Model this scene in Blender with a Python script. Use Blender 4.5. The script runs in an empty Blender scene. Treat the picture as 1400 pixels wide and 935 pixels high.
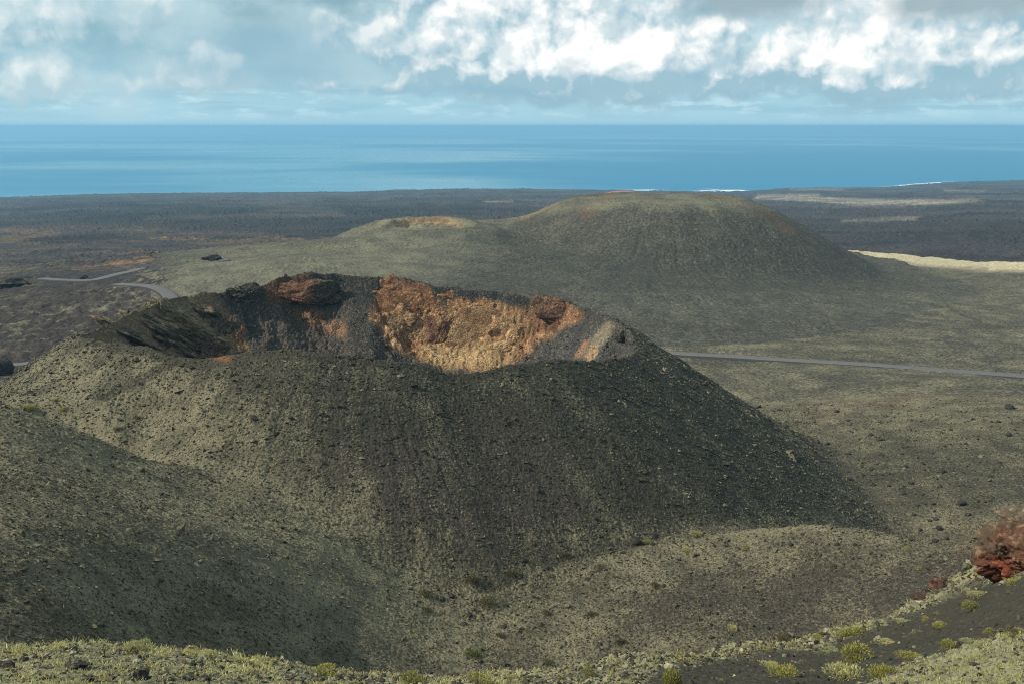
import bpy, math, os
import numpy as np
from math import radians, sin, cos, tan, atan2, hypot

# ----------------------------------------------------------------------------
# camera, sky, sun, exposure
# ----------------------------------------------------------------------------
CZ = 350.0                       # camera height above the sea
PITCH = radians(12.1)
FPX = 1374.0                     # focal length in pixels of the 1400 x 935 photograph
DETAIL = 1.0
SUN_EL, SUN_AZ = 37.5, -101.0    # degrees; azimuth measured clockwise from the view direction (+Y)
SUN_STRENGTH = 5.0
SKY_STRENGTH = 0.075
EXPOSURE = 0.10

C = bpy.context.scene.collection
sc = bpy.context.scene
cam_d = bpy.data.cameras.new('camera')
cam = bpy.data.objects.new('camera', cam_d); C.objects.link(cam)
cam.location = (0, 0, CZ)
cam.rotation_euler = (radians(90) - PITCH, 0, 0)
cam_d.sensor_fit = 'HORIZONTAL'; cam_d.sensor_width = 36.0
cam_d.lens = 36.0 * FPX / 1400.0
cam_d.clip_start = 0.2; cam_d.clip_end = 400000
sc.camera = cam

sc.view_settings.view_transform = 'Standard'
sc.view_settings.look = 'None'
sc.view_settings.exposure = EXPOSURE
sc.view_settings.gamma = 1.0
sc.view_settings.use_curve_mapping = False
sc.render.engine = 'CYCLES'
sc.cycles.use_denoising = True
sc.cycles.denoiser = 'OPENIMAGEDENOISE'
sc.cycles.denoising_prefilter = 'NONE'
sc.cycles.filter_width = 1.0
sc.cycles.max_bounces = 4
sc.cycles.diffuse_bounces = 2
sc.cycles.glossy_bounces = 2
sc.cycles.volume_bounces = 0
sc.cycles.volume_max_steps = 64
sc.render.film_transparent = False

sun_d = bpy.data.lights.new('sun', 'SUN')
sun_d.energy = SUN_STRENGTH; sun_d.angle = radians(0.5); sun_d.color = (1.0, 0.92, 0.78)
sun = bpy.data.objects.new('sun', sun_d); C.objects.link(sun)
sun.location = (-60, -20, CZ + 60)
sun.rotation_euler = (radians(90 - SUN_EL), 0, radians(180 - SUN_AZ))


class NT:
    """small helper round a node tree"""
    def __init__(self, tree):
        self.t = tree; self.n = tree.nodes; self.l = tree.links
    def new(self, typ, **kw):
        nd = self.n.new(typ)
        for k, v in kw.items(): setattr(nd, k, v)
        return nd
    def put(self, sock, v):
        if isinstance(v, bpy.types.NodeSocket): self.l.new(v, sock)
        elif v is not None:
            if hasattr(sock.default_value, '__len__'):
                n = len(sock.default_value)
                v = list(v) if hasattr(v, '__len__') else [v] * n
                if n == 4 and len(v) == 3: v = v + [1]
                sock.default_value = v
            else: sock.default_value = v
    def m(self, op, a, b=None, c=None, clamp=False):
        nd = self.new('ShaderNodeMath', operation=op); nd.use_clamp = clamp
        self.put(nd.inputs[0], a)
        if b is not None: self.put(nd.inputs[1], b)
        if c is not None: self.put(nd.inputs[2], c)
        return nd.outputs[0]
    def vm(self, op, a, b=None, scale=None):
        nd = self.new('ShaderNodeVectorMath', operation=op)
        self.put(nd.inputs[0], a)
        if b is not None: self.put(nd.inputs[1], b)
        if scale is not None: self.put(nd.inputs['Scale'], scale)
        return nd.outputs['Value'] if op in ('LENGTH', 'DOT_PRODUCT') else nd.outputs[0]
    def mix(self, f, a, b, blend='MIX'):
        nd = self.new('ShaderNodeMix', data_type='RGBA', blend_type=blend)
        self.put(nd.inputs[0], f); self.put(nd.inputs[6], a); self.put(nd.inputs[7], b)
        return nd.outputs[2]
    def rng(self, v, a, b, c=0.0, d=1.0, smooth=True):
        nd = self.new('ShaderNodeMapRange')
        nd.interpolation_type = 'SMOOTHSTEP' if smooth else 'LINEAR'
        self.put(nd.inputs[0], v)
        for i, x in enumerate((a, b, c, d)): self.put(nd.inputs[1 + i], x)
        return nd.outputs[0]
    def noise(self, vec, scale, detail=4, rough=0.55, dim='3D', lac=2.0):
        nd = self.new('ShaderNodeTexNoise', noise_dimensions=dim)
        self.put(nd.inputs['Vector'], vec)
        nd.inputs['Scale'].default_value = scale
        nd.inputs['Detail'].default_value = detail
        nd.inputs['Roughness'].default_value = rough
        nd.inputs['Lacunarity'].default_value = lac
        return nd.outputs['Fac']


def sky_angles(px, py):
    xc, yc = (px - 700) / FPX, -(py - 467.5) / FPX
    x, y, z = xc, cos(PITCH) + yc * sin(PITCH), -sin(PITCH) + yc * cos(PITCH)
    return math.degrees(atan2(x, y)), math.degrees(atan2(z, hypot(x, y)))


# blobs of cumulus: (px, py, half width px, half height px, weight)
CLOUD_BLOBS = [
    # big bright bank, centre
    (500, 38, 90, 24, .50), (570, 66, 85, 24, .55), (640, 30, 110, 48, .80), (750, 40, 100, 66, 1.15), (700, 98, 95, 26, .75),
    (800, 88, 80, 38, .9), (872, 50, 75, 62, 1.0), (910, 92, 85, 36, .85), (600, 104, 60, 13, .45),
    (970, 70, 75, 36, .50), (1015, 100, 80, 24, .45), (1055, 60, 50, 30, .4),
    # tall bright tower, right
    (1165, 55, 62, 62, 1.15), (1225, 40, 80, 50, 1.0), (1180, 100, 85, 24, .95), (1270, 70, 60, 40, .6),
    (1340, 85, 70, 28, .5), (1395, 50, 50, 30, .55), (1310, 112, 90, 12, .35),
    # lower band over the sea
    (480, 116, 100, 9, .40), (1030, 124, 230, 9, .30), (740, 137, 110, 8, .22), (1330, 130, 120, 8, .28),
    # left, soft
    (35, 95, 45, 34, .5), (110, 108, 85, 22, .45), (60, 22, 120, 28, .5), (262, 94, 50, 26, .66), (314, 90, 17, 14, .5),
    (240, 112, 85, 9, .40), (210, 10, 60, 18, .4),
]
# shaded undersides of nearer cloud (blue grey)
GREY_BLOBS = [(1030, -8, 100, 30, 1.3), (1350, -6, 105, 34, 1.3), (1245, 2, 40, 16, .5), (380, 55, 150, 60, .7), (340, 104, 200, 22, .35),
              (640, 124, 190, 8, .8), (962, 97, 34, 10, .9), (150, 45, 60, 40, .3), (1180, 138, 60, 10, .7), (1040, 128, 120, 6, .6), (760, 137, 48, 10, .75), (880, 139, 30, 8, .5), (700, 130, 60, 8, .5), (1340, 132, 90, 6, .5), (600, 68, 40, 16, .4), (1290, 95, 50, 14, .5), (1060, 105, 40, 14, .5)]


def build_world():
    w = bpy.data.worlds.new('World'); sc.world = w; w.use_nodes = True
    w.cycles.sampling_method = 'MANUAL'; w.cycles.sample_map_resolution = 256
    T = NT(w.node_tree); T.n.clear()
    sky = T.new('ShaderNodeTexSky', sky_type='NISHITA')
    sky.sun_disc = False
    sky.sun_elevation = radians(SUN_EL); sky.sun_rotation = radians(SUN_AZ)
    sky.altitude = 350; sky.air_density = 1.0; sky.dust_density = 0.6; sky.ozone_density = 2.0
    tc = T.new('ShaderNodeTexCoord'); d = tc.outputs['Generated']
    sp = T.new('ShaderNodeSeparateXYZ'); T.put(sp.inputs[0], d)
    x, y, z = sp.outputs
    az = T.m('MULTIPLY', T.m('ARCTAN2', x, y), 57.29578)
    el = T.m('MULTIPLY', T.m('ARCSINE', z), 57.29578)
    cb = T.new('ShaderNodeCombineXYZ'); T.put(cb.inputs[0], az); T.put(cb.inputs[1], el)
    uv0 = cb.outputs[0]

    def blobs(N, vec, items, grow, soft):
        tot = None
        for (px, py, a, b, wt) in items:
            u0, v0 = sky_angles(px, py); k = grow / 24.5
            nd = N.new('ShaderNodeVectorMath', operation='MULTIPLY_ADD')
            N.put(nd.inputs[0], vec); N.put(nd.inputs[1], (1 / (a * k), 1 / (b * k), 0)); N.put(nd.inputs[2], (-u0 / (a * k), -v0 / (b * k), 0))
            r = N.rng(N.vm('LENGTH', nd.outputs[0]), soft, 0.0, 0.0, wt)
            tot = r if tot is None else N.m('ADD', tot, r)
        return tot

    # cloud field as a node group: Vector -> density
    g = bpy.data.node_groups.new('cloud_field', 'ShaderNodeTree')
    g.interface.new_socket('Vector', in_out='INPUT', socket_type='NodeSocketVector')
    g.interface.new_socket('Density', in_out='OUTPUT', socket_type='NodeSocketFloat')
    G = NT(g)
    gi = G.new('NodeGroupInput'); go = G.new('NodeGroupOutput')
    v = gi.outputs[0]
    nz = G.new('ShaderNodeTexNoise', noise_dimensions='2D'); G.put(nz.inputs['Vector'], v)
    nz.inputs['Scale'].default_value = .50; nz.inputs['Detail'].default_value = 3; nz.inputs['Roughness'].default_value = .55
    wv = G.vm('SCALE', G.vm('SUBTRACT', nz.outputs['Color'], (.5, .5, .5)), scale=1.5)
    vw = G.vm('ADD', v, wv)
    tot = blobs(G, vw, CLOUD_BLOBS, 1.35, 1.4)
    # clouds higher up and to the sides of the picture
    spv = G.new('ShaderNodeSeparateXYZ'); G.put(spv.inputs[0], v)
    far_ = G.m('MAXIMUM', G.rng(spv.outputs[1], 8.0, 13.0), G.m('MULTIPLY', G.rng(G.m('ABSOLUTE', spv.outputs[0]), 27.0, 32.0), G.rng(spv.outputs[1], 1.8, 2.6)))
    sv = G.vm('MULTIPLY', v, (.07, .12, 0))
    tot = G.m('MULTIPLY_ADD', G.m('MULTIPLY', G.rng(G.noise(sv, 1.0, 2, .5, '2D'), .42, .62), far_), .8, tot)
    # cauliflower detail: puffs at three sizes
    det = None
    for sc_, wt in ((.33, .62), (.80, .32), (1.9, .15), (4.2, .06)):
        vo = G.new('ShaderNodeTexVoronoi', voronoi_dimensions='2D', feature='SMOOTH_F1')
        G.put(vo.inputs['Vector'], vw); vo.inputs['Scale'].default_value = sc_; vo.inputs['Smoothness'].default_value = .35
        q = G.m('MULTIPLY', G.m('SUBTRACT', .42, vo.outputs['Distance']), wt * 2.0)
        det = q if det is None else G.m('ADD', det, q)
    det = G.m('MULTIPLY_ADD', G.m('SUBTRACT', G.noise(v, .6, 5, .5, '2D'), .5), 1.0, det)
    den = G.m('MULTIPLY_ADD', det, G.rng(tot, 0.0, .45, 0.10, 1.0), tot)
    G.put(go.inputs[0], den)

    def dens(vec):
        nd = T.new('ShaderNodeGroup'); nd.node_tree = g; T.put(nd.inputs[0], vec); return nd.outputs[0]
    d0 = dens(uv0)
    d1 = dens(T.vm('ADD', uv0, (-.40, .55, 0)))
    alpha = T.rng(d0, -.08, .72)
    lit = T.m('ADD', T.m('MULTIPLY', T.m('SUBTRACT', d0, d1), .80), T.m('MULTIPLY_ADD', T.rng(el, 1.6, 4.2), .24, T.rng(d0, .10, 2.9, .02, .64)), clamp=True)
    inner = T.rng(T.noise(T.vm('MULTIPLY', uv0, (.42, .62, 0)), 1.0, 5, .5, '2D'), .47, .66)
    lit = T.m('MULTIPLY', lit, T.m('SUBTRACT', 1.0, T.m('MULTIPLY', inner, .42)))
    uvw = T.vm('ADD', uv0, T.vm('SCALE', T.vm('SUBTRACT', T.new('ShaderNodeTexNoise', noise_dimensions='2D').outputs['Color'], (.5, .5, .5)), scale=1.6))
    nw = [n for n in T.n if n.type == 'TEX_NOISE'][-1]; T.put(nw.inputs['Vector'], uv0)
    nw.inputs['Scale'].default_value = .4; nw.inputs['Detail'].default_value = 5
    grey = T.m('MINIMUM', blobs(T, uvw, GREY_BLOBS, 1.2, 1.3), 1.0)
    S = 1.0 / SKY_STRENGTH
    def c_(r, g_, b): return (r * S, g_ * S, b * S)
    tint = T.mix(1.0, sky.outputs[0], (0.86, 1.0, .98), 'MULTIPLY')
    # pale humid band over the sea horizon, thinning upwards
    band = T.m('MULTIPLY', T.rng(el, 9.0, 2.0), .92)
    tint = T.mix(band, tint, T.mix(T.rng(el, 0.4, 4.2), c_(.395, .655, .775), c_(.28, .50, .62)))
    # thin cloud wash, paler to the left
    wash = T.m('MULTIPLY', T.rng(T.noise(T.vm('MULTIPLY', uv0, (.20, .36, 0)), 1.0, 6, .55, '2D'), .30, .64), T.rng(el, 1.2, 2.4, .05, 1.0))
    tint = T.mix(wash, tint, T.mix(T.rng(az, -8.0, 4.0), c_(.47, .65, .71), c_(.60, .77, .83)))
    low = T.m('MULTIPLY', T.rng(el, .15, .9), T.rng(el, 2.7, 1.7))
    ln = T.noise(T.vm('MULTIPLY', uv0, (.14, 1.7, 0)), 1.0, 5, .55, '2D'); ln2 = T.noise(T.vm('MULTIPLY', uv0, (.33, 1.3, 0)), 1.0, 6, .6, '2D')
    tint = T.mix(T.m('MULTIPLY', T.m('MULTIPLY', low, T.rng(ln, .42, .66)), .65), tint, c_(.30, .525, .645))
    tint = T.mix(T.m('MULTIPLY', T.m('MULTIPLY', low, T.rng(ln2, .50, .68)), .75), tint, c_(.56, .77, .84))
    ccol = T.mix(lit, c_(.34, .52, .61), c_(1.0, 1.0, .975))
    # far clouds on the left are veiled by a shower
    veil = T.m('MULTIPLY', T.rng(az, -5.0, -16.0), .55)
    ccol = T.mix(veil, ccol, c_(.52, .675, .72))
    col = T.mix(alpha, tint, ccol)
    gcol = T.mix(T.rng(el, 4.6, 5.6), c_(.285, .48, .585), T.mix(T.rng(az, -2.0, 8.0), c_(.30, .48, .56), c_(.33, .44, .49)))
    col = T.mix(T.m('MULTIPLY', grey, .95), col, gcol)
    # rain shaft under the left cloud
    shaft = T.m('MULTIPLY', T.rng(T.m('ABSOLUTE', T.m('SUBTRACT', az, sky_angles(165, 150)[0])), 2.6, 0.2), T.rng(el, 3.2, 1.2))
    col = T.mix(T.m('MULTIPLY', shaft, .5), col, c_(.50, .68, .75))
    bg = T.new('ShaderNodeBackground'); T.put(bg.inputs[0], col); bg.inputs[1].default_value = SKY_STRENGTH
    out = T.new('ShaderNodeOutputWorld'); T.put(out.inputs[0], bg.outputs[0])


build_world()

# ----------------------------------------------------------------------------
# helpers
# ----------------------------------------------------------------------------
def tag(o, label, cat, group=None, kind=None):
    o['label'] = label; o['category'] = cat
    if group: o['group'] = group
    if kind: o['kind'] = kind
    return o


def ray(px, py):
    """plan azimuth (rad, clockwise from +Y) and vertical slope dz/dr of a pixel of the photograph"""
    xc, yc = (np.asarray(px, float) - 700) / FPX, -(np.asarray(py, float) - 467.5) / FPX
    x, y, z = xc, cos(PITCH) + yc * sin(PITCH), -sin(PITCH) + yc * cos(PITCH)
    return np.arctan2(x, y), z / np.hypot(x, y)


def pt(px, py, r):
    a, s = ray(px, py)
    return r * np.sin(a), r * np.cos(a), r * s


def project(x, y, z):
    zc = y * cos(PITCH) - z * sin(PITCH); yc = y * sin(PITCH) + z * cos(PITCH)
    zc = np.maximum(zc, .1)
    return 700 + FPX * x / zc, 467.5 - FPX * yc / zc


GRAD = np.stack([np.cos(np.arange(256) * 2 * np.pi / 256), np.sin(np.arange(256) * 2 * np.pi / 256)], 1).astype(np.float32)


def _hash(ix, iy, seed):
    h = (ix.astype(np.uint32) * np.uint32(374761393)) ^ (iy.astype(np.uint32) * np.uint32(668265263)) ^ np.uint32((seed * 974634777) & 0xffffffff)
    h = (h ^ (h >> np.uint32(13))) * np.uint32(1274126177)
    return (h ^ (h >> np.uint32(16))) & np.uint32(255)


def perlin(x, y, seed=0):
    xf = np.floor(x); yf = np.floor(y)
    ix = xf.astype(np.int64); iy = yf.astype(np.int64)
    fx = (x - xf).astype(np.float32); fy = (y - yf).astype(np.float32)
    u = fx * fx * fx * (fx * (fx * 6 - 15) + 10); v = fy * fy * fy * (fy * (fy * 6 - 15) + 10)
    def g(dx, dy):
        k = GRAD[_hash(ix + dx, iy + dy, seed)]
        return k[..., 0] * (fx - dx) + k[..., 1] * (fy - dy)
    a = g(0, 0); b = g(1, 0); c = g(0, 1); d = g(1, 1)
    return 1.5 * ((a + u * (b - a)) + v * ((c + u * (d - c)) - (a + u * (b - a))))


def fbm(x, y, octv=4, seed=0, lac=2.07, gain=.5):
    t = 0; a = 1.0; n = 0
    for i in range(octv):
        t = t + a * perlin(x, y, seed + i); n += a
        x = x * lac + 17.3; y = y * lac - 9.1; a *= gain
    return t / n


def ridged(x, y, octv=4, seed=0):
    t = 0; a = 1.0; n = 0
    for i in range(octv):
        t = t + a * (1 - 2 * np.abs(perlin(x, y, seed + i))); n += a
        x = x * 2.1 + 5.7; y = y * 2.1 + 3.3; a *= .5
    return t / n


def sstep(a, b, x):
    t = np.clip((x - a) / (b - a), 0, 1)
    return t * t * (3 - 2 * t)


def smax(a, b, k):
    h = np.clip(.5 + .5 * (a - b) / k, 0, 1)
    return b + (a - b) * h + k * h * (1 - h)


def smin(a, b, k):
    return -smax(-a, -b, k)


# ----------------------------------------------------------------------------
# the terrain: heights z(x, y) relative to the camera, sampled on a fan of rays
# ----------------------------------------------------------------------------
# ring spacing, denser where slopes face the camera
SEG = [(1.5, 10, 40), (10, 66, 620), (66, 84, 25), (84, 240, 900), (240, 315, 330), (315, 600, 240), (600, 900, 330), (900, 9000, 380)]
rr = []
for (a, b, n) in SEG:
    n = max(6, int(n * DETAIL))
    rr.append(np.exp(np.linspace(math.log(a), math.log(b), n, endpoint=False)))
RR = np.concatenate(rr + [np.array([9000.0])])
nmid = int(1250 * DETAIL)
AZ = np.concatenate([np.linspace(radians(-42), radians(-29.2), 60, endpoint=False),
                     np.linspace(radians(-29.2), radians(29.2), nmid, endpoint=False),
                     np.linspace(radians(29.2), radians(42), 60)])
A2, R2 = np.meshgrid(AZ, RR)              # rows = rings
X = (R2 * np.sin(A2)); Y = (R2 * np.cos(A2))
NR, NC = X.shape

# base: thin plate spline through points read off the photograph (px, py, distance)
BPTS = [(0, 880, 78), (0, 750, 98), (0, 620, 140), (0, 566, 166), (0, 556, 193), (0, 545, 206), (75, 586, 165), (75, 572, 190), (-80, 545, 168),
        (150, 880, 87), (150, 750, 109), (150, 650, 145), (150, 612, 163), (150, 580, 184),
        (300, 890, 99), (300, 750, 125), (300, 690, 145), (300, 650, 160), (300, 600, 178),
        (450, 900, 113), (450, 750, 140), (450, 690, 158),
        (600, 900, 124), (600, 830, 138), (600, 770, 150),
        (750, 900, 126), (750, 820, 142), (750, 760, 156),
        (900, 880, 129), (900, 800, 146), (900, 745, 162),
        (1030, 850, 134), (1030, 780, 150), (1030, 724, 168),
        (1120, 850, 135), (1120, 770, 150), (1120, 716, 164),
        (1200, 830, 137), (1200, 760, 152), (1200, 725, 164),
        (1300, 800, 143), (1300, 745, 161), (1380, 735, 163),
        (1250, 690, 232), (1300, 640, 260), (1400, 600, 286), (1400, 540, 342), (1400, 513, 375), (1150, 500, 394),
        (1150, 600, 286), (1000, 500, 397), (1000, 540, 348), (1200, 650, 253), (1400, 680, 236)]
BX = [tuple(float(q) for q in pt(*p)) for p in BPTS]
def azp(px, r, z):
    a = float(ray(px, 500)[0]); return (r * sin(a), r * cos(a), z)
BX += [azp(0, 232, -66), azp(0, 275, -84), azp(0, 350, -86), azp(-250, 230, -60), azp(-250, 300, -84), azp(-250, 150, -42), azp(-250, 90, -34),
       azp(250, 240, -74), azp(250, 300, -86), azp(500, 240, -80), azp(500, 330, -89), azp(750, 250, -87), azp(750, 350, -89), azp(500, 420, -93),
       azp(0, 440, -93), azp(1000, 430, -94.5), azp(1400, 430, -95.5), azp(1750, 160, -70), azp(1750, 250, -86), azp(1750, 400, -92), azp(1750, 100, -60),
       azp(0, 175, -53.6), azp(75, 174, -56.0), azp(150, 172, -57.0), azp(-80, 178, -53.5), azp(1120, 181, -79.5), azp(1200, 181, -81), azp(1300, 179, -80.5), azp(1060, 184, -78), azp(1390, 180, -81), azp(1000, 95, -68), azp(300, 75, -50)]
BX = np.array(BX)


def tps_fit(P):
    n = len(P); s = 100.0
    p = P[:, :2] / s
    d = np.hypot(p[:, None, 0] - p[None, :, 0], p[:, None, 1] - p[None, :, 1])
    K = np.where(d > 0, d * d * np.log(d + 1e-12), 0) + np.eye(n) * 6e-4
    Q = np.c_[np.ones(n), p]
    M = np.block([[K, Q], [Q.T, np.zeros((3, 3))]])
    w = np.linalg.solve(M, np.r_[P[:, 2], 0, 0, 0])
    def f(x, y):
        x = np.asarray(x) / s; y = np.asarray(y) / s
        t = w[n] + w[n + 1] * x + w[n + 2] * y
        for i in range(n):
            dd = (x - p[i, 0]) ** 2 + (y - p[i, 1]) ** 2
            t = t + w[i] * .5 * dd * np.log(dd + 1e-12)
        return t
    return f


_tps = tps_fit(BX)
_gx = np.linspace(-420, 420, 211); _gy = np.linspace(-20, 560, 146)
_G = _tps(*np.meshgrid(_gx, _gy))


def bilin(G, gx, gy, x, y):
    fx = np.clip((x - gx[0]) / (gx[1] - gx[0]), 0, len(gx) - 1.001); fy = np.clip((y - gy[0]) / (gy[1] - gy[0]), 0, len(gy) - 1.001)
    i = fx.astype(int); j = fy.astype(int); u = fx - i; v = fy - j
    return (G[j, i] * (1 - u) + G[j, i + 1] * u) * (1 - v) + (G[j + 1, i] * (1 - u) + G[j + 1, i + 1] * u) * v


# coast line read off the photograph
COAST = [(-400, 273), (0, 271), (100, 267), (200, 265), (350, 264), (480, 263), (620, 259), (800, 260), (900, 262), (980, 263), (1030, 262),
         (1080, 258), (1200, 257), (1245, 254), (1300, 250), (1400, 247), (1700, 244)]
_ca, _cs = ray([c[0] for c in COAST], [c[1] for c in COAST])
RCOAST = -CZ / _cs


def plain(az, r):
    rc = np.interp(az, _ca, RCOAST)
    t = np.clip((r - 350) / (rc - 350), 0, None)
    z = -91.5 - (348.6 - 91.5) * t
    return np.where(t > 1, -348.6 - 6 * sstep(1.0, 1.012, t), z), t


# foreground hillside: per picture column the profile (py, distance); the last entry is its brow
FG = [(-300, [(935, 19), (905, 23), (893, 26)]), (0, [(935, 18), (905, 22), (890, 25)]), (190, [(935, 18), (905, 22), (886, 25.5)]),
      (400, [(935, 21), (925, 24), (912, 27)]), (520, [(945, 22), (935, 25), (926, 28)]), (700, [(945, 23), (935, 26), (924, 30)]),
      (850, [(935, 25), (915, 29), (899, 34)]), (1000, [(935, 25), (905, 32), (880, 40)]), (1130, [(935, 23), (900, 34), (868, 45)]),
      (1250, [(935, 18), (880, 34), (815, 52)]), (1320, [(935, 15), (860, 33), (762, 57)]), (1362, [(935, 13), (855, 31), (716, 59)]),
      (1400, [(935, 12), (850, 29), (680, 61)]), (1600, [(935, 10), (810, 28), (580, 63)])]
FGR = np.array([0, 2.5] + list(np.arange(4, 140, .5)))
def _fgcol(px, prof):
    rs = [0.0, 1.5]; zs = [-1.65, -1.8]
    for (py, r) in prof:
        s = float(ray(px, py)[1]); rs.append(r); zs.append(r * s)
    rb, zb = rs[-1], zs[-1]
    z = np.interp(FGR, rs, zs)
    z = np.where(FGR > rb, zb - (FGR - rb) * .80, z)
    k = np.exp(-np.linspace(-2, 2, 7) ** 2); k /= k.sum()
    zz = np.convolve(np.pad(z, 3, mode='edge'), k, 'valid')
    return zz + .16 * np.exp(-((FGR - rb) / 2.0) ** 2)
_fga = np.array([float(ray(c[0], 880)[0]) for c in FG])
_fgz = np.array([_fgcol(*c) for c in FG])            # columns x radii
_fgaz = np.linspace(_fga[0], _fga[-1], 240)
_fgd = np.array([np.interp(_fgaz, _fga, _fgz[:, k]) for k in range(len(FGR))])   # radii x az
_k = np.exp(-np.linspace(-2, 2, 5) ** 2); _k /= _k.sum()
_fgd = np.array([np.convolve(np.pad(q, 2, mode='edge'), _k, 'valid') for q in _fgd])


def foreground(az, r):
    rc = np.clip(r, 0, FGR[-1] - .01)
    j = np.clip(np.searchsorted(FGR, rc, side='right') - 1, 0, len(FGR) - 2)
    v = (rc - FGR[j]) / (FGR[j + 1] - FGR[j])
    f = np.clip((az - _fgaz[0]) / (_fgaz[1] - _fgaz[0]), 0, len(_fgaz) - 1.001); i = f.astype(int); u = f - i
    z = (_fgd[j, i] * (1 - u) + _fgd[j, i + 1] * u) * (1 - v) + (_fgd[j + 1, i] * (1 - u) + _fgd[j + 1, i + 1] * u) * v
    return z - np.clip(r - FGR[-1], 0, None) * .8


# crater rim from the photograph; it runs along an ellipse in plan
CX, CY, EA, EB = -36.0, 235.0, 66.0, 56.0
NEAR = [(118, 464), (150, 468), (200, 474), (238, 488), (280, 491), (340, 481), (400, 478), (480, 487), (540, 493), (580, 501), (612, 511),
        (655, 510), (700, 498), (760, 491), (800, 494), (830, 492), (862, 486)]
FAR = [(868, 470), (858, 452), (845, 441), (820, 430), (800, 424), (775, 414), (755, 409), (735, 408), (720, 408), (700, 401), (640, 397), (600, 393),
       (575, 385), (550, 381), (520, 380), (490, 379), (465, 376), (440, 374), (425, 374), (400, 377), (380, 382), (364, 389), (357, 392), (350, 387), (340, 389),
       (320, 395), (300, 402), (288, 401), (275, 400), (262, 405), (240, 408), (220, 414), (185, 427), (150, 443), (125, 457)]


def on_ellipse(px, py, far):
    a, s = ray(px, py); a = float(a); s = float(s)
    dx, dy = sin(a), cos(a)
    qa = (dx / EA) ** 2 + (dy / EB) ** 2; qb = -2 * (dx * CX / EA ** 2 + dy * CY / EB ** 2); qc = (CX / EA) ** 2 + (CY / EB) ** 2 - 1
    disc = max(qb * qb - 4 * qa * qc, 0)
    r = (-qb + (1 if far else -1) * math.sqrt(disc)) / (2 * qa)
    return r * dx, r * dy, r * s


rim = [on_ellipse(p[0], p[1], False) + (p[0],) for p in NEAR] + [on_ellipse(p[0], p[1], True) + (p[0],) for p in FAR]
rim = np.array(rim)
_th = np.arctan2(rim[:, 1] - CY, rim[:, 0] - CX)
_o = np.argsort(_th); _th = _th[_o]
_rho = np.hypot(rim[_o, 0] - CX, rim[_o, 1] - CY); _rz = rim[_o, 2]
TH = np.linspace(-np.pi, np.pi, 1441)
RIMR = np.interp(TH, _th, _rho, period=2 * np.pi); RIMZ = np.interp(TH, _th, _rz, period=2 * np.pi)
def _sm(v, n):
    k = np.hanning(2 * n + 3)[1:-1]; k /= k.sum()
    return np.convolve(np.pad(v[:-1], len(k) // 2, mode='wrap'), k, 'valid')
RIMZ = np.r_[_sm(RIMZ, 3), 0]; RIMZ[-1] = RIMZ[0]
RIMR = np.r_[_sm(RIMR, 8), 0]; RIMR[-1] = RIMR[0]


def theta_of(px, far=True):
    p = on_ellipse(px, 400 if far else 490, far); return atan2(p[1] - CY, p[0] - CX)


# inner wall: per rim position how steep the first drop is (1 crag, 0 scree)
CRAG = [(868, .6), (840, .7), (815, .25), (785, .35), (770, .9), (730, 1.0), (710, .5), (690, .75), (620, .8), (600, .55), (575, .9), (525, .8), (508, .25),
        (480, .2), (465, .6), (440, 1.0), (400, 1.0), (372, .7), (362, .2), (350, .9), (325, .8), (305, .3), (285, .9), (240, 1.0), (180, 1.0), (130, .9)]
_ct = np.array([theta_of(p) for p, c in CRAG]); _co = np.argsort(_ct)
_ct = _ct[_co]; _cc = np.array([c for p, c in CRAG])[_co]


AMP = [(868, 6), (815, 6), (770, 8), (730, 10), (690, 10), (620, 11), (575, 13), (525, 9), (508, 6), (480, 5), (450, 12), (400, 12), (372, 9), (350, 9), (300, 7), (240, 11), (130, 8)]
_at = np.array([theta_of(p) for p, c in AMP]); _ao = np.argsort(_at)
_at = _at[_ao]; _aa = np.array([c for p, c in AMP], float)[_ao]


CRAGS = np.interp(TH, _ct, _cc, period=2 * np.pi); CRAGS = np.r_[_sm(CRAGS, 9), 0]; CRAGS[-1] = CRAGS[0]
AMPS = np.interp(TH, _at, _aa, period=2 * np.pi); AMPS = np.r_[_sm(AMPS, 12), 0]; AMPS[-1] = AMPS[0]


def far_or(far, dx):
    return np.clip(far + sstep(.2, .8, -dx / 60.0), 0, 1)


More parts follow.
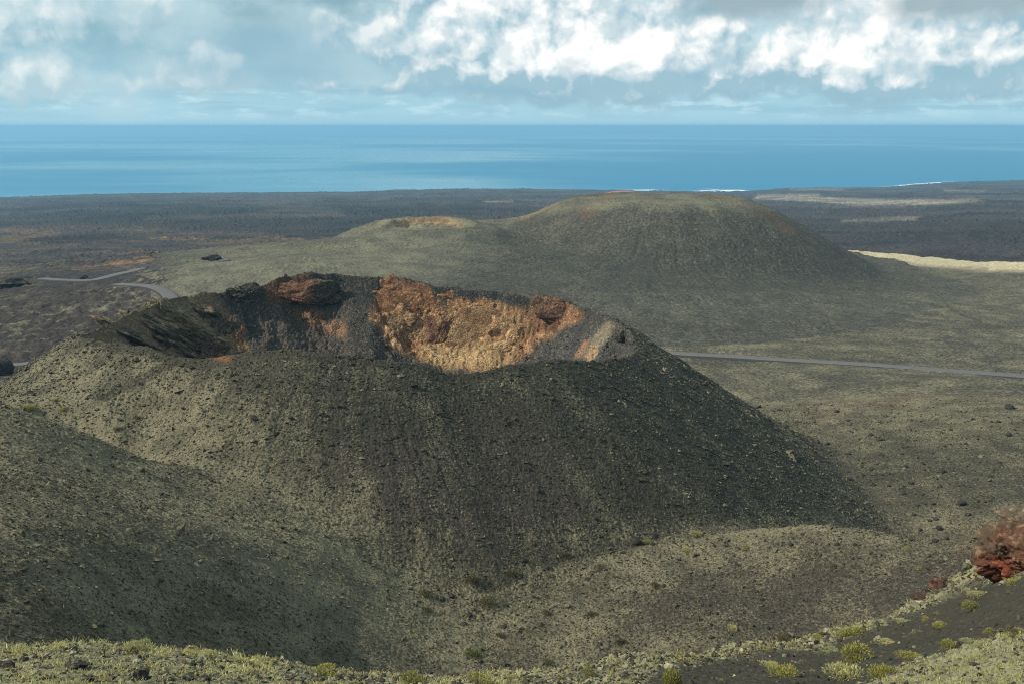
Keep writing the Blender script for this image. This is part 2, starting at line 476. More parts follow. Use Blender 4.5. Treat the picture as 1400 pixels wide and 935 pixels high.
def cone(x, y, disp=True):
    dx, dy = x - CX, y - CY
    th = np.arctan2(dy, dx); rho = np.hypot(dx, dy)
    R = np.interp(th, TH, RIMR); Z = np.interp(th, TH, RIMZ)
    crag = np.interp(th, TH, CRAGS)
    far = sstep(-.35, .1, dy / 56.0) * 1.0
    crag = crag * np.clip(far + sstep(.2, .8, -dx / 60.0), 0, 1)
    if disp:
        R = R + (fbm(x / 9, y / 9, 4, 31) * 2.2) * np.clip(crag, .12, 1) * (.3 + .7 * far)
        Z = Z + (fbm(x / 5, y / 5, 4, 41)) * .9 * np.clip(crag, .1, 1)
    s = R - rho
    if disp:
        sh = ridged(th * 58 / 6.0, np.clip(s, 0, 30) / 3.4, 4, 51) * 1.5 + fbm(th * 58 / 2.2, np.clip(s, 0, 30) / 1.6, 3, 57) * .9
        s_in = s + sh * crag * far_or(far, dx) * sstep(.4, 3.0, s) * sstep(34, 22, s)
    else: s_in = s
    out = Z + s * .655 - .0 * s
    out = np.where(s < -40, Z - 40 * .655 + (s + 40) * .60, out)
    si = np.clip(s_in, 0, None)
    amp = np.interp(th, TH, AMPS)
    depth_c = amp * (1 - np.exp(-si / 2.6)) + si * .66         # crag: sudden drop then steep
    depth_s = si * .68 + 6.5 * (1 - np.exp(-si / 3.6))
    dep = crag * depth_c + (1 - crag) * depth_s
    inn = Z - smin(dep, np.full_like(dep, 44.0), 10)
    inn = np.where(s < 0, Z - s * .9, inn)
    z = smin(out, inn, 1.2) + .3
    return z, s, th, crag, far


def dome(x, y, px, r, top_py, R, slope, flat, ex=1.0):
    """rounded cinder hill whose top shows at picture row top_py"""
    a = float(ray(px, top_py)[0]); cx, cy = r * sin(a), r * cos(a); zt = r * float(ray(px, top_py)[1])
    d = np.hypot((x - cx) / ex, y - cy)
    d2 = np.sqrt(np.clip(d - flat, 0, None) ** 2 + 16 ** 2) - 16
    return zt - 2.5 * np.clip(d / max(flat, 1), 0, 1) ** 2 - slope * d2


az2, r2 = A2, R2
P, TC = plain(A2, R2)
print('grid', NR, NC)
wb = sstep(335, 470, R2)
B = bilin(_G, _gx, _gy, X, Y) * (1 - wb) + P * wb
# lava plain roughness
rough = sstep(330, 700, R2)
und = fbm(X / 60, Y / 60, 3, 5) * 1.6 + fbm(X / 15, Y / 15, 3, 9) * .5
lavaf = sstep(-.15, .25, fbm(X / 260, Y / 260, 4, 15))
lav = (ridged(X / 30, Y / 30, 4, 21) * 1.8 + fbm(X / 140, Y / 140, 2, 22) * 3.0)
B = B + rough * (und + lav * (.3 + .7 * lavaf) * np.clip(R2 / 1200, .35, 3) * (1 - sstep(.93, 1.0, TC)))

# low ridge to the right, behind the rounded hill
def ridge_line(px0, px1, r0, r1, zpy0, zpy1, w_front, w_back):
    t = np.clip((A2 - ray(px0, 340)[0]) / (ray(px1, 340)[0] - ray(px0, 340)[0]), -.3, 1.3)
    rc = r0 + (r1 - r0) * t
    zc = rc * (ray(px0, zpy0)[1] * (1 - t) + ray(px1, zpy1)[1] * t)
    d = R2 - rc
    return zc - np.where(d < 0, -d * w_front, d * w_back)
RIDGE = ridge_line(1150, 1400, 890, 790, 342, 361, .035, .30) + fbm(X / 40, Y / 40, 3, 61) * 2.2
RIDGE = np.where(A2 > ray(1040, 300)[0], RIDGE, -400)

ROUND = dome(X, Y, 900, 760, 266.5, 190, .56, 58, 1.0)
SHOULDER = dome(X, Y, 715, 735, 300, 150, .36, 22, 1.5)
SPUR = dome(X, Y, 500, 640, 323, 90, .22, 8, 2.0)
SPUR2 = dome(X, Y, 420, 560, 352, 90, .19, 8, 1.8)
SMALL = dome(X, Y, 583, 690, 297, 60, .50, 25, 1.05)
_a = float(ray(583, 300)[0]); _sx, _sy = 690 * sin(_a), 690 * cos(_a)
sd = np.hypot((X - _sx) / 1.15, Y - _sy + 2)
SMALL = SMALL - 5.0 * sstep(23, 10, sd) - 2.8 * sstep(-10, 26, _sy - Y) + fbm(X / 7, Y / 7, 4, 71) * 2.2 * sstep(32, 18, sd)
RED = dome(X, Y, 851, 2600, 261.0, 100, .42, 22)
FARH = smax(smax(ROUND, SHOULDER, 9), smax(SPUR, SPUR2, 6), 7)
FARH = FARH + fbm(X / 45, Y / 45, 4, 81) * 1.2
HILLS = smax(FARH, SMALL, 3)

H = smax(B, HILLS, 12)
H = smax(H, RIDGE, 5)
H = np.maximum(H, RED)
CONE, CS, CTH, CCRAG, CFAR = cone(X, Y)
wn = sstep(520, 400, R2)
CONE = np.where(R2 < 600, CONE, -500)
inside = (CS > 0) & (R2 < 420)
Hs = smax(H, CONE, 3.5 + 3.5 * sstep(-40, -90, X))
H = np.where(inside, CONE, Hs)
F = foreground(A2, R2) + fbm(X / 6, Y / 6, 3, 91) * .25 * sstep(3, 12, R2)
near = R2 < 140
isF = near & (F > H - .3)
H = np.where(near, smax(F, H, .6), H)
H0 = H.copy()

# ----- region of each vertex ------------------------------------------------
PX, PY = project(X, Y, H0)
(LAVA, CRATER, WALL, ROUNDED, SMALLC, REDH, RIDG, FORE, LEFTH, MOUND, VALLEY, APRON) = range(12)
REG = np.full(X.shape, LAVA, np.int8)
REG[(R2 < 420) & (H0 > -400)] = VALLEY
REG[(R2 > 335)] = LAVA
hd = HILLS - B
bn0 = fbm(X / 30, Y / 30, 3, 2) * 40
REG[(hd > -3.0) & (R2 > 430) & (R2 < 1000) & (PX + bn0 > 215)] = ROUNDED
REG[(sd + bn0 * .10 < 28) & (R2 > 600) & (R2 < 800)] = SMALLC
REG[(RED > B) & (R2 > 2300) & (R2 < 2900)] = REDH
REG[(RIDGE > np.maximum(B, HILLS) - 1.5) & (R2 > 560) & (R2 < 1000) & (REG == LAVA)] = RIDG
# left hillside and the mound in the valley, by plan outline
def plan_poly(pts):
    return np.array([pt(*p)[:2] for p in pts], float)
def inpoly(x, y, poly):
    r = np.zeros(x.shape, bool); n = len(poly)
    for i in range(n):
        x0, y0 = poly[i]; x1, y1 = poly[(i + 1) % n]
        if y0 == y1: continue
        c = ((y0 > y) != (y1 > y)) & (x < (x1 - x0) * (y - y0) / (y1 - y0) + x0)
        r ^= c
    return r
LH = plan_poly([(-20, 562, 187), (100, 590, 182), (250, 660, 165), (420, 760, 140), (560, 850, 131), (640, 935, 112), (300, 935, 85), (-400, 935, 70), (-700, 560, 190)])
MO = plan_poly([(690, 935, 110), (700, 830, 140), (860, 752, 158), (1000, 728, 168), (1120, 712, 172), (1220, 718, 170), (1400, 728, 168), (1800, 700, 168), (1800, 935, 90)])
bn = fbm(X / 8, Y / 8, 3, 3) * 3
REG[(REG == VALLEY) & inpoly(X + bn, Y + bn, LH)] = LEFTH
REG[(REG == VALLEY) & inpoly(X + bn, Y + bn, MO)] = MOUND
conereg = (CONE > B + .4) & (R2 < 420)
REG[conereg] = CRATER
REG[inside] = WALL
REG[isF & near] = FORE
REG[(REG == LAVA) & (R2 > 300) & (R2 < 800) & (PX + bn0 > 700) & (PY > 385)] = APRON

# ----- roads: plan lines on the smooth terrain -------------------------------
def at(px, py, Z=None, rmin=1.5, rmax=9000):
    """first terrain point along the ray of a pixel (relative coordinates)"""
    Z = H0 if Z is None else Z
    a, s = ray(px, py); a = float(a); s = float(s)
    f = np.interp(a, AZ, np.arange(NC)); i = min(int(f), NC - 2); u = f - i
    z = Z[:, i] * (1 - u) + Z[:, i + 1] * u
    ok = (z >= RR * s) & (RR >= rmin)
    k = int(np.argmax(ok)) if ok.any() else NR - 1
    if k > 0:
        d0 = z[k - 1] - RR[k - 1] * s; d1 = z[k] - RR[k] * s
        t = 0 if d1 == d0 else float(np.clip(-d0 / (d1 - d0), 0, 1)); r = RR[k - 1] + t * (RR[k] - RR[k - 1])
    else: r = RR[0]
    r = min(max(r, rmin), rmax)
    return np.array([r * sin(a), r * cos(a), r * s])


def ground(x, y, Z=None):
    Z = H if Z is None else Z
    x = np.asarray(x, float); y = np.asarray(y, float)
    a = np.arctan2(x, y); r = np.hypot(x, y)
    f = np.interp(a, AZ, np.arange(NC)); j = np.interp(r, RR, np.arange(NR))
    i0 = np.clip(f.astype(int), 0, NC - 2); j0 = np.clip(j.astype(int), 0, NR - 2); u = f - i0; v = j - j0
    return (Z[j0, i0] * (1 - u) + Z[j0, i0 + 1] * u) * (1 - v) + (Z[j0 + 1, i0] * (1 - u) + Z[j0 + 1, i0 + 1] * u) * v


def catmull(P, n=14):
    P = np.array(P, float); Q = np.vstack([2 * P[0] - P[1], P, 2 * P[-1] - P[-2]]); out = []
    for i in range(1, len(Q) - 2):
        p0, p1, p2, p3 = Q[i - 1:i + 3]
        for t in np.linspace(0, 1, n, endpoint=False):
            out.append(.5 * ((2 * p1) + (-p0 + p2) * t + (2 * p0 - 5 * p1 + 4 * p2 - p3) * t * t + (-p0 + 3 * p1 - 3 * p2 + p3) * t ** 3))
    out.append(P[-1]); return np.array(out)


ROADS = [
    ('asphalt_road', 6.2, [(860, 474), (915, 482), (1000, 487), (1080, 492), (1160, 496.5), (1240, 502), (1320, 508), (1400, 514), (1500, 521)], 'pale grey asphalt road crossing the plain at the foot of the crater hill', .9),
    ('asphalt_road', 6.0, [(58, 381), (80, 382.5), (110, 383.5), (130, 382.5), (155, 376.5), (168, 373.5), (180, 371), (190, 368), (200, 367)], 'grey asphalt road bending through dark lava beyond the crater rim', .4),
    ('asphalt_road', 7.0, [(160, 388.5), (180, 389.5), (200, 391), (216, 394.5), (228, 401), (236, 410)], 'short grey road curve disappearing behind the crater rim', .4),
    ('asphalt_road', 6.0, [(298, 351), (304, 354), (308, 357)], 'tiny glimpse of grey road between lava heaps far left of the hill', .3),
    ('asphalt_road', 5.0, [(10, 498), (24, 498), (40, 496)], 'short stretch of road beside the dark rock at the left edge', .3),
]
road_lines = []
for (nm, wd, pxs, lab, lift) in ROADS:
    P3 = np.array([at(px, py, rmin=335 if px < 950 else 260) for px, py in pxs])
    L = catmull(P3, 16)
    k = np.hanning(15); k /= k.sum()
    zz = np.convolve(np.pad(L[:, 2], 7, mode='edge'), k, 'valid')
    L[:, 2] = zz
    road_lines.append((nm, wd, L, lab, lift))

# ----- micro relief: rubble, crags -------------------------------------------
micro = np.zeros_like(H)
def sel(mask):
    return np.nonzero(mask)
def add(mask, fn):
    i = sel(mask); micro[i] += fn(X[i], Y[i])
m_ap = (REG == APRON)
add(m_ap, lambda x, y: np.abs(perlin(x / 3.0, y / 3.0, 161)) * .45 + np.abs(perlin(x / 1.3, y / 1.3, 162)) * .25 + fbm(x / 25, y / 25, 3, 163) * .5)
m_mid = np.isin(REG, (CRATER, VALLEY, LEFTH, MOUND)) & (R2 < 420)
def rub(x, y):
    n = np.abs(perlin(x / 1.9, y / 1.9, 101)) * .34 + np.abs(perlin(x / .85, y / .85, 102)) * .26 + perlin(x / .45, y / .45, 103) * .13
    patch = .55 + .75 * sstep(-.3, .4, fbm(x / 14, y / 14, 3, 104))
    return n * patch * .62 + fbm(x / 11, y / 11, 3, 105) * .35
add(m_mid, rub)
def cragd(x, y):
    wx = x + fbm(x / 6, y / 6, 2, 120) * 2.5; wy = y + fbm(x / 6, y / 6, 2, 121) * 2.5
    return ridged(wx / 7.5, wy / 7.5, 4, 111) * 1.5 + np.abs(perlin(x / 1.3, y / 1.3, 115)) * .9 + perlin(x / .6, y / .6, 116) * .3
i = sel(REG == WALL)
c = np.clip(CCRAG[i], .08, 1) * np.clip(CS[i] / 2.0, .3, 1)
micro[i] += cragd(X[i], Y[i]) * c + perlin(X[i] / .8, Y[i] / .8, 117) * .12
def hillrel(x, y):
    hx, hy = pt(900, 266, 760)[:2]; ang = np.arctan2(y - hy, x - hx); dd = np.hypot(x - hx, y - hy)
    rill = np.abs(fbm(ang * 18 + fbm(x / 50, y / 50, 2, 136), dd / 160, 3, 135)) * 2.6 * sstep(40, 110, dd)
    return (np.abs(perlin(x / 3.7, y / 3.7, 131)) * .75 + np.abs(perlin(x / 1.6, y / 1.6, 132)) * .4) * (.25 + .85 * sstep(-.25, .35, fbm(x / 32, y / 32, 4, 134))) + fbm(x / 18, y / 18, 3, 133) * .7 - rill * .38
add(np.isin(REG, (ROUNDED, SMALLC, RIDG)), hillrel)
i = sel((REG == CRATER)); ril = np.abs(fbm(CTH[i] * 26 + fbm(X[i] / 18, Y[i] / 18, 2, 138) * .8, CS[i] / 40, 3, 137))
micro[i] -= np.clip(.35 - ril, 0, 1) * .55 * sstep(-4, -16, CS[i]) * (.4 + .6 * sstep(-.2, .3, fbm(X[i] / 30, Y[i] / 30, 2, 139)))
i = sel((REG == LAVA) & (R2 > 300))
fr = sstep(300, 480, R2[i])
lf = .25 + .9 * sstep(-.2, .2, fbm(X[i] / 90, Y[i] / 90, 4, 145))
micro[i] += (np.abs(perlin(X[i] / 7, Y[i] / 7, 141)) * 1.6 + np.abs(perlin(X[i] / 3, Y[i] / 3, 142)) * .9) * fr * lf * np.clip(R2[i] / 700, .7, 3) \
            * (1 - sstep(.95, 1, TC[i]))
i = sel(REG == FORE)
micro[i] += fbm(X[i] / 1.3, Y[i] / 1.3, 3, 151) * .10 + np.abs(perlin(X[i] / .35, Y[i] / .35, 153)) * .06
H = H0 + micro

# level the ground under the roads
for (nm, wd, L, lab, lift) in road_lines:
    x0, x1 = L[:, 0].min() - 25, L[:, 0].max() + 25; y0, y1 = L[:, 1].min() - 25, L[:, 1].max() + 25
    i = sel((X > x0) & (X < x1) & (Y > y0) & (Y < y1))
    xx, yy = X[i], Y[i]; best = np.full(xx.shape, 1e9); zz = np.zeros(xx.shape)
    for k in range(len(L)):
        d = np.hypot(xx - L[k, 0], yy - L[k, 1]); b = d < best
        best[b] = d[b]; zz[b] = L[k, 2]
    w = sstep(wd * .5 + 7.0, wd * .5 + 1.0, best)
    H[i] = H[i] * (1 - w) + (zz - lift * .9) * w

# ----------------------------------------------------------------------------
# surface colours: substrate rock colour and lichen cover of every vertex
# ----------------------------------------------------------------------------
PX, PY = project(X, Y, H0)
WN = fbm(X / 10, Y / 10, 4, 201); WN2 = fbm(X / 10 + 40, Y / 10 - 7, 4, 205)
def warp(amt):
    return PX + WN * amt * 1.6, PY + WN2 * amt


def soft_poly(pts, feather, i, amt):
    """0..1 cover of a patch outlined in the photograph, for the vertices i"""
    x = PX[i] + WN[i] * amt * 1.6; y = PY[i] + WN2[i] * amt
    p = np.array(pts, float); d = np.full(x.shape, 1e9)
    for k in range(len(p)):
        a = p[k]; b = p[(k + 1) % len(p)]; ab = b - a
        t = np.clip(((x - a[0]) * ab[0] + (y - a[1]) * ab[1]) / (ab @ ab + 1e-9), 0, 1)
        d = np.minimum(d, np.hypot(x - a[0] - t * ab[0], y - a[1] - t * ab[1]))
    d = np.where(inpoly(x, y, p), d, -d)
    return sstep(-feather, feather, d)


def stroke(pts, width, i, amt=2.0):
    x = PX[i] + WN[i] * amt * 1.6; y = PY[i] + WN2[i] * amt
    p = np.array(pts, float); d = np.full(x.shape, 1e9)
    for k in range(len(p) - 1):
        a = p[k]; b = p[k + 1]; ab = b - a
        t = np.clip(((x - a[0]) * ab[0] + (y - a[1]) * ab[1]) / (ab @ ab + 1e-9), 0, 1)
        d = np.minimum(d, np.hypot(x - a[0] - t * ab[0], y - a[1] - t * ab[1]))
    return sstep(width, width * .3, d)


COL = np.zeros(X.shape + (3,), np.float32); LICH = np.zeros(X.shape, np.float32)
BLACK = np.array((.026, .026, .022)); CINDER = np.array((.046, .043, .030)); BROWN = np.array((.055, .045, .034)); WARM = np.array((.050, .042, .035))
ORANGE = np.array((.26, .135, .066)); TAN = np.array((.36, .23, .125)); RUST = np.array((.125, .062, .036)); RED_ = np.array((.16, .035, .02))
MAROON = np.array((.070, .045, .033)); SAND = np.array((.42, .36, .27)); GULLY_SHADE = np.array((.035, .045, .043)); PINK = np.array((.36, .15, .12))


def paint(i, w, col):
    COL[i] = COL[i] * (1 - w[..., None]) + col * w[..., None]


full = np.nonzero(np.ones(X.shape, bool))
COL[:] = CINDER
# --- crater hill, outer slopes
i = sel(REG == CRATER); paint(i, np.ones(len(i[0])), CINDER)
l = .34 + 0 * PX[i] + .28 * fbm(CTH[i] * 58 / 3.0, CS[i] / 26, 4, 207)
l = l + .26 * soft_poly([(0, 540), (110, 466), (230, 490), (330, 560), (420, 640), (520, 740), (640, 800), (420, 800), (0, 620)], 60, i, 14)  # lichen cover, raised to brighten the sunlit left flank
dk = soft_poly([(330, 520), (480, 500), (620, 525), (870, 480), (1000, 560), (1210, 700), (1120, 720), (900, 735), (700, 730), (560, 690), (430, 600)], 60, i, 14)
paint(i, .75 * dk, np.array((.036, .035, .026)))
l = l - .10 * dk - .06 * soft_poly([(620, 520), (870, 470), (1000, 560), (1200, 690), (1120, 720), (900, 735), (700, 720), (600, 600)], 55, i, 10)  # dark cinder, deepened to stand in for shade on the right side
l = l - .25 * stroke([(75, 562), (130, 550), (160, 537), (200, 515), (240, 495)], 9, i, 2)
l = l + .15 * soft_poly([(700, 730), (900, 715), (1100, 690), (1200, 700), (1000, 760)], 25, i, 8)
l = l - .30 * stroke([(118, 464), (200, 476), (238, 491), (280, 494), (340, 484), (400, 480), (480, 490), (540, 496), (580, 504), (612, 515), (655, 514), (700, 502), (760, 495), (862, 490)], 14, i, 2)
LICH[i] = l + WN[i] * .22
paint(i, .5 * soft_poly([(380, 620), (700, 560), (800, 700), (620, 760), (460, 700)], 40, i, 12), WARM)
paint(i, .8 * stroke([(265, 482), (290, 484), (310, 490)], 9, i, 1), np.array((.16, .085, .035)))
# --- valley, left hill, mound
i = sel(REG == VALLEY); paint(i, np.ones(len(i[0])), CINDER)
rt = sstep(960, 1100, PX[i] + WN[i] * 40)
strip = soft_poly([(-20, 545), (90, 545), (200, 590), (330, 650), (450, 720), (560, 800), (640, 880), (640, 935), (560, 900), (440, 790), (300, 700), (150, 625), (-20, 580)], 30, i, 14)  # sunlit valley band, brightened by raising the lichen cover
LICH[i] = (.50 + WN[i] * .2 + .42 * strip) * (1 - rt) + rt * (.52 + WN[i] * .22 - .20 * sstep(560, 640, PY[i] + WN2[i] * 30) + .15 * sstep(670, 720, PY[i]))
paint(i, .6 * soft_poly([(1100, 525), (1400, 528), (1400, 560), (1300, 545), (1200, 560), (1120, 580)], 12, i, 14), MAROON)
i = sel(REG == LEFTH); paint(i, np.ones(len(i[0])), np.array((.058, .049, .031)))
LICH[i] = .52 + WN[i] * .14 + .16 * fbm(X[i] / 30, Y[i] / 7, 3, 209) + .26 * soft_poly([(0, 560), (120, 590), (300, 690), (470, 790), (640, 900), (520, 900), (360, 800), (200, 690), (0, 600)], 28, i, 14)  # last term carries the sunlit valley band on, as extra lichen
paint(i, .5 * soft_poly([(250, 680), (480, 820), (560, 900), (420, 900), (250, 760)], 40, i, 12), WARM)
i = sel(REG == MOUND); paint(i, np.ones(len(i[0])), CINDER)
LICH[i] = .54 + WN[i] * .2 - .26 * soft_poly([(850, 860), (900, 800), (1100, 770), (1260, 770), (1340, 750), (1340, 800), (1240, 830), (1100, 870)], 40, i, 12) \
    + .15 * stroke([(700, 790), (850, 750), (1000, 728), (1120, 716)], 22, i, 6)  # lichen raised on the lit crest, thinned on the shaded lower right
paint(i, .55 * soft_poly([(850, 860), (900, 790), (1100, 760), (1260, 770), (1340, 750), (1340, 800), (1240, 830), (1100, 870)], 40, i, 12), WARM)  # the same lower right shade, put into the rock colour
paint(i, .55 * soft_poly([(1290, 742), (1350, 733), (1370, 760), (1310, 765)], 8, i, 4), MAROON)
# --- plain round the hills
i = sel(REG == LAVA)
r = R2[i]; px, py = PX[i], PY[i]
paint(i, np.ones(len(i[0])), np.array((.036, .033, .032)))
bands = fbm(X[i] / 420, Y[i] / 420, 4, 211)
LICH[i] = .20 - .10 * sstep(700, 1200, r) + bands * .30 + WN[i] * .12
big = fbm(X[i] / 500, Y[i] / 330, 5, 215)
paint(i, np.clip(.35 + big * 1.1, 0, .85), np.array((.070, .060, .058)))
paint(i, sstep(.0, .5, fbm(X[i] / 160, Y[i] / 110, 4, 217)) * .8, np.array((.018, .018, .02)))
# nearer, right: grey green apron
apron = soft_poly([(860, 400), (1300, 395), (1500, 420), (1500, 560), (860, 560)], 25, i, 10)
LICH[i] = LICH[i] * (1 - apron) + apron * (.42 + WN[i] * .16)
pale = soft_poly([(190, 376), (270, 352), (350, 338), (480, 330), (620, 380), (420, 420), (260, 425), (225, 392)], 14, i, 10)
LICH[i] = LICH[i] * (1 - pale) + pale * (.60 + WN[i] * .25)
lft = soft_poly([(-400, 395), (60, 385), (150, 385), (250, 400), (120, 460), (0, 540), (-400, 540)], 12, i, 12)
LICH[i] = LICH[i] * (1 - lft) + lft * (.22 + bands * .25 + WN[i] * .55)
paint(i, .7 * lft, np.array((.050, .038, .031)))
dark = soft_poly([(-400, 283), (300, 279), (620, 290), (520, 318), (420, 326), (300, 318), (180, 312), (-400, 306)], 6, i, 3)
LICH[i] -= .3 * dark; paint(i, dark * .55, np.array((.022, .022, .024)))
fwarm = sstep(-.05, .35, fbm(X[i] / 120 + 31, Y[i] / 60, 4, 221)) * soft_poly([(-300, 310), (100, 312), (300, 320), (500, 318), (440, 330), (300, 350), (180, 365), (40, 372), (-300, 372)], 10, i, 5)
paint(i, .6 * fwarm, np.array((.15, .095, .046)))
for (p0, wd_, wt_) in [([(0, 318), (40, 319), (80, 321)], 5, .5), ([(205, 327), (240, 328), (290, 328)], 4, .8), ([(160, 361), (230, 352), (275, 346), (330, 343)], 5, .8), ([(100, 367), (180, 359)], 3, .7),
                       ([(350, 325), (420, 329)], 3, .6)]:
    paint(i, min(wt_ * 1.1, .95) * stroke(p0, wd_, i, 3.5) * sstep(-.25, .3, fbm(X[i] / 14, Y[i] / 14, 3, 223)), np.array((.22, .13, .058)))
# pale sand flats by the coast
for (poly, f_, wt_) in [([(1035, 268), (1120, 266), (1120, 271), (1230, 274), (1330, 273), (1345, 277), (1230, 283), (1180, 283), (1120, 278), (1030, 273)], 1.5, .9),
                        ([(1080, 258.5), (1160, 259), (1150, 261), (1080, 261.5)], 1, .7), ([(1290, 260), (1350, 262), (1345, 264), (1290, 263)], 1, .6),
                        ([(660, 276), (702, 276), (702, 278), (660, 278)], 1, .6), ([(1230, 298), (1260, 298), (1250, 303), (1150, 306), (1150, 303)], 1.5, .5),
                        ([(390, 286), (440, 285), (470, 294), (350, 296)], 4, .16), ([(200, 298), (420, 292), (470, 294), (420, 298), (200, 301)], 3, .14)]:
    w = soft_poly(poly, f_ * 1.6, i, 2.2) * np.clip(.55 + .9 * fbm(X[i] / 130, Y[i] / 130, 4, 237), 0, 1); paint(i, w * wt_, SAND); LICH[i] *= (1 - w)
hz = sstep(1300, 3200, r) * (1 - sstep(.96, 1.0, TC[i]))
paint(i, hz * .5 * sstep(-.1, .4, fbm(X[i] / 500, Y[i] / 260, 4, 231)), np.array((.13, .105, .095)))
# --- smooth cinder plain between crater hill and rounded hill
i = sel(REG == APRON); paint(i, np.ones(len(i[0])), np.array((.047, .044, .034)))
LICH[i] = .44 + WN[i] * .14 + .10 * fbm(X[i] / 70, Y[i] / 30, 4, 235) * 2
for p0, wd_ in [([(1355, 500), (1352, 490), (1340, 480), (1330, 472), (1275, 466), (1300, 462)], 3), ([(1000, 470), (1010, 455), (1030, 445)], 3), ([(1275, 393), (1310, 400)], 3), ([(1340, 440), (1300, 425), (1290, 415)], 3),
                ([(1120, 470), (1030, 462), (960, 456)], 3)]:
    w = .35 * stroke(p0, wd_ * .8, i, 2.5); paint(i, w, np.array((.03, .03, .028))); LICH[i] *= (1 - w * .9)
# --- rounded hill etc.
i = sel(REG == ROUNDED); paint(i, np.ones(len(i[0])), np.array((.043, .041, .034)))
px, py = PX[i], PY[i]
l = .27 + WN[i] * .12
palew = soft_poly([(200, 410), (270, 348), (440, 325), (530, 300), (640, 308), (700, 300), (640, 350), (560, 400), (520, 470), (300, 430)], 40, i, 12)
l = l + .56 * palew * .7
l = l + .34 * soft_poly([(700, 300), (780, 272), (900, 262), (1010, 268), (1080, 290), (980, 290), (860, 285), (760, 290)], 8, i, 6)  # sunlit hill top, imitated by extra lichen cover
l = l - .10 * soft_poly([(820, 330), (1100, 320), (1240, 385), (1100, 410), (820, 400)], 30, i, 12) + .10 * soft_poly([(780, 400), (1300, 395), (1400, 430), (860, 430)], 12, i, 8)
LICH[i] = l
streak = sstep(-.1, .5, fbm((px + py * .9) / 7, (py - px * .1) / 60, 3, 241))
paint(i, .85 * stroke([(835, 270), (812, 283), (800, 292)], 14, i, 6) * (.4 + .6 * streak), RUST)
paint(i, .6 * stroke([(968, 268), (1010, 278), (1060, 300), (1085, 318)], 6, i, 3), RUST * .8)
paint(i, .6 * stroke([(760, 278), (715, 298)], 6, i, 2), np.array((.20, .12, .05)))
paint(i, .35 * stroke([(820, 275), (790, 320), (770, 340)], 12, i, 4) * streak, BLACK)
i = sel(REG == SMALLC); paint(i, np.ones(len(i[0])), np.array((.12, .10, .062)))
LICH[i] = .72 + WN[i] * .4
k_ = .85 * stroke([(548, 305), (575, 302), (612, 303), (630, 309)], 8, i, 2); paint(i, k_, np.array((.24, .165, .085))); LICH[i] *= 1 - k_ * .75
k_ = .8 * stroke([(526, 312), (540, 306), (556, 308)], 7, i, 2); paint(i, k_, np.array((.05, .04, .03))); LICH[i] *= 1 - k_ * .8
k_ = .8 * stroke([(575, 302), (590, 300), (612, 303)], 4, i, 2); paint(i, k_, np.array((.17, .10, .05))); LICH[i] *= 1 - k_
i = sel(REG == REDH); paint(i, np.ones(len(i[0])), PINK); LICH[i] = 0
i = sel(REG == RIDG); paint(i, np.ones(len(i[0])), np.array((.060, .054, .039)))
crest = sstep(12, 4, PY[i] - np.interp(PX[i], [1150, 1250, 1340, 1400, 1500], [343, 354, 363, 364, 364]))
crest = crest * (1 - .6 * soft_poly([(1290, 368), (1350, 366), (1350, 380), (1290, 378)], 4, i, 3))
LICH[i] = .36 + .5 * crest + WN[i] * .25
paint(i, .95 * crest, np.array((.52, .45, .29))); LICH[i] *= 1 - .5 * crest  # sunlight along the crest, put into rock colour and lichen cover
# --- foreground hillside: dark lapilli with pale stony brow
i = sel(REG == FORE); paint(i, np.ones(len(i[0])), np.array((.047, .043, .031)))
browy = np.interp(PX[i], [0, 190, 400, 520, 700, 850, 1000, 1130, 1250, 1320, 1362, 1400], [890, 886, 912, 926, 924, 899, 880, 868, 820, 772, 722, 689])
below = PY[i] - browy
n6 = fbm(X[i] / 2.2, Y[i] / 2.2, 4, 251)
lf = .58 + n6 * .3
cind = soft_poly([(880, 950), (900, 915), (1130, 890), (1260, 838), (1330, 800), (1400, 790), (1500, 780), (1500, 850), (1380, 865), (1240, 905), (1130, 960)], 14, i, 6)
lf = lf - .62 * cind
lf = lf + .10 * sstep(12, 4, below) * (PX[i] > 640)
corner = soft_poly([(1130, 990), (1240, 912), (1390, 868), (1600, 830), (1600, 1100), (1130, 1100)], 10, i, 6)
lf = lf + .45 * corner
LICH[i] = lf
paint(i, .8 * soft_poly([(1290, 800), (1345, 790), (1352, 765), (1390, 735), (1420, 740), (1420, 760), (1350, 782)], 5, i, 3), RED_ * .6)
# --- inside the crater
i = sel(REG == WALL); paint(i, np.ones(len(i[0])), np.array((.043, .041, .037)))
LICH[i] = .18 + WN[i] * .25
leftw0 = 0
leftw = soft_poly([(100, 465), (200, 415), (290, 400), (345, 480), (280, 500), (120, 480)], 7.8, i, 6.6)
paint(i, leftw, np.array((.16, .118, .074))); LICH[i] = LICH[i] * (1 - leftw) + leftw * (.20 + WN2[i] * .6)
paint(i, .75 * soft_poly([(262, 470), (290, 465), (310, 492), (270, 495)], 7.8, i, 8.8), MAROON)
paint(i, .8 * soft_poly([(308, 445), (330, 450), (340, 482), (312, 478)], 7.8, i, 8.8), np.array((.19, .105, .055)))
paint(i, .5 * soft_poly([(333, 440), (348, 450), (352, 472), (342, 478)], 5.2, i, 4.4), GULLY_SHADE)  # shadow in the gully, painted as a dark teal patch
scree = soft_poly([(345, 425), (400, 410), (500, 425), (545, 495), (400, 490), (350, 480)], 10.4, i, 8.8)
paint(i, scree, np.array((.062, .052, .043))); LICH[i] = LICH[i] * (1 - scree) + scree * .16
paint(i, .9 * soft_poly([(362, 390), (380, 380), (425, 374), (418, 390), (400, 405), (380, 422), (366, 415)], 6.5, i, 6.6), RUST * .75)
paint(i, .85 * soft_poly([(400, 425), (440, 428), (448, 448), (415, 450)], 10.4, i, 8.8), np.array((.19, .10, .055)))
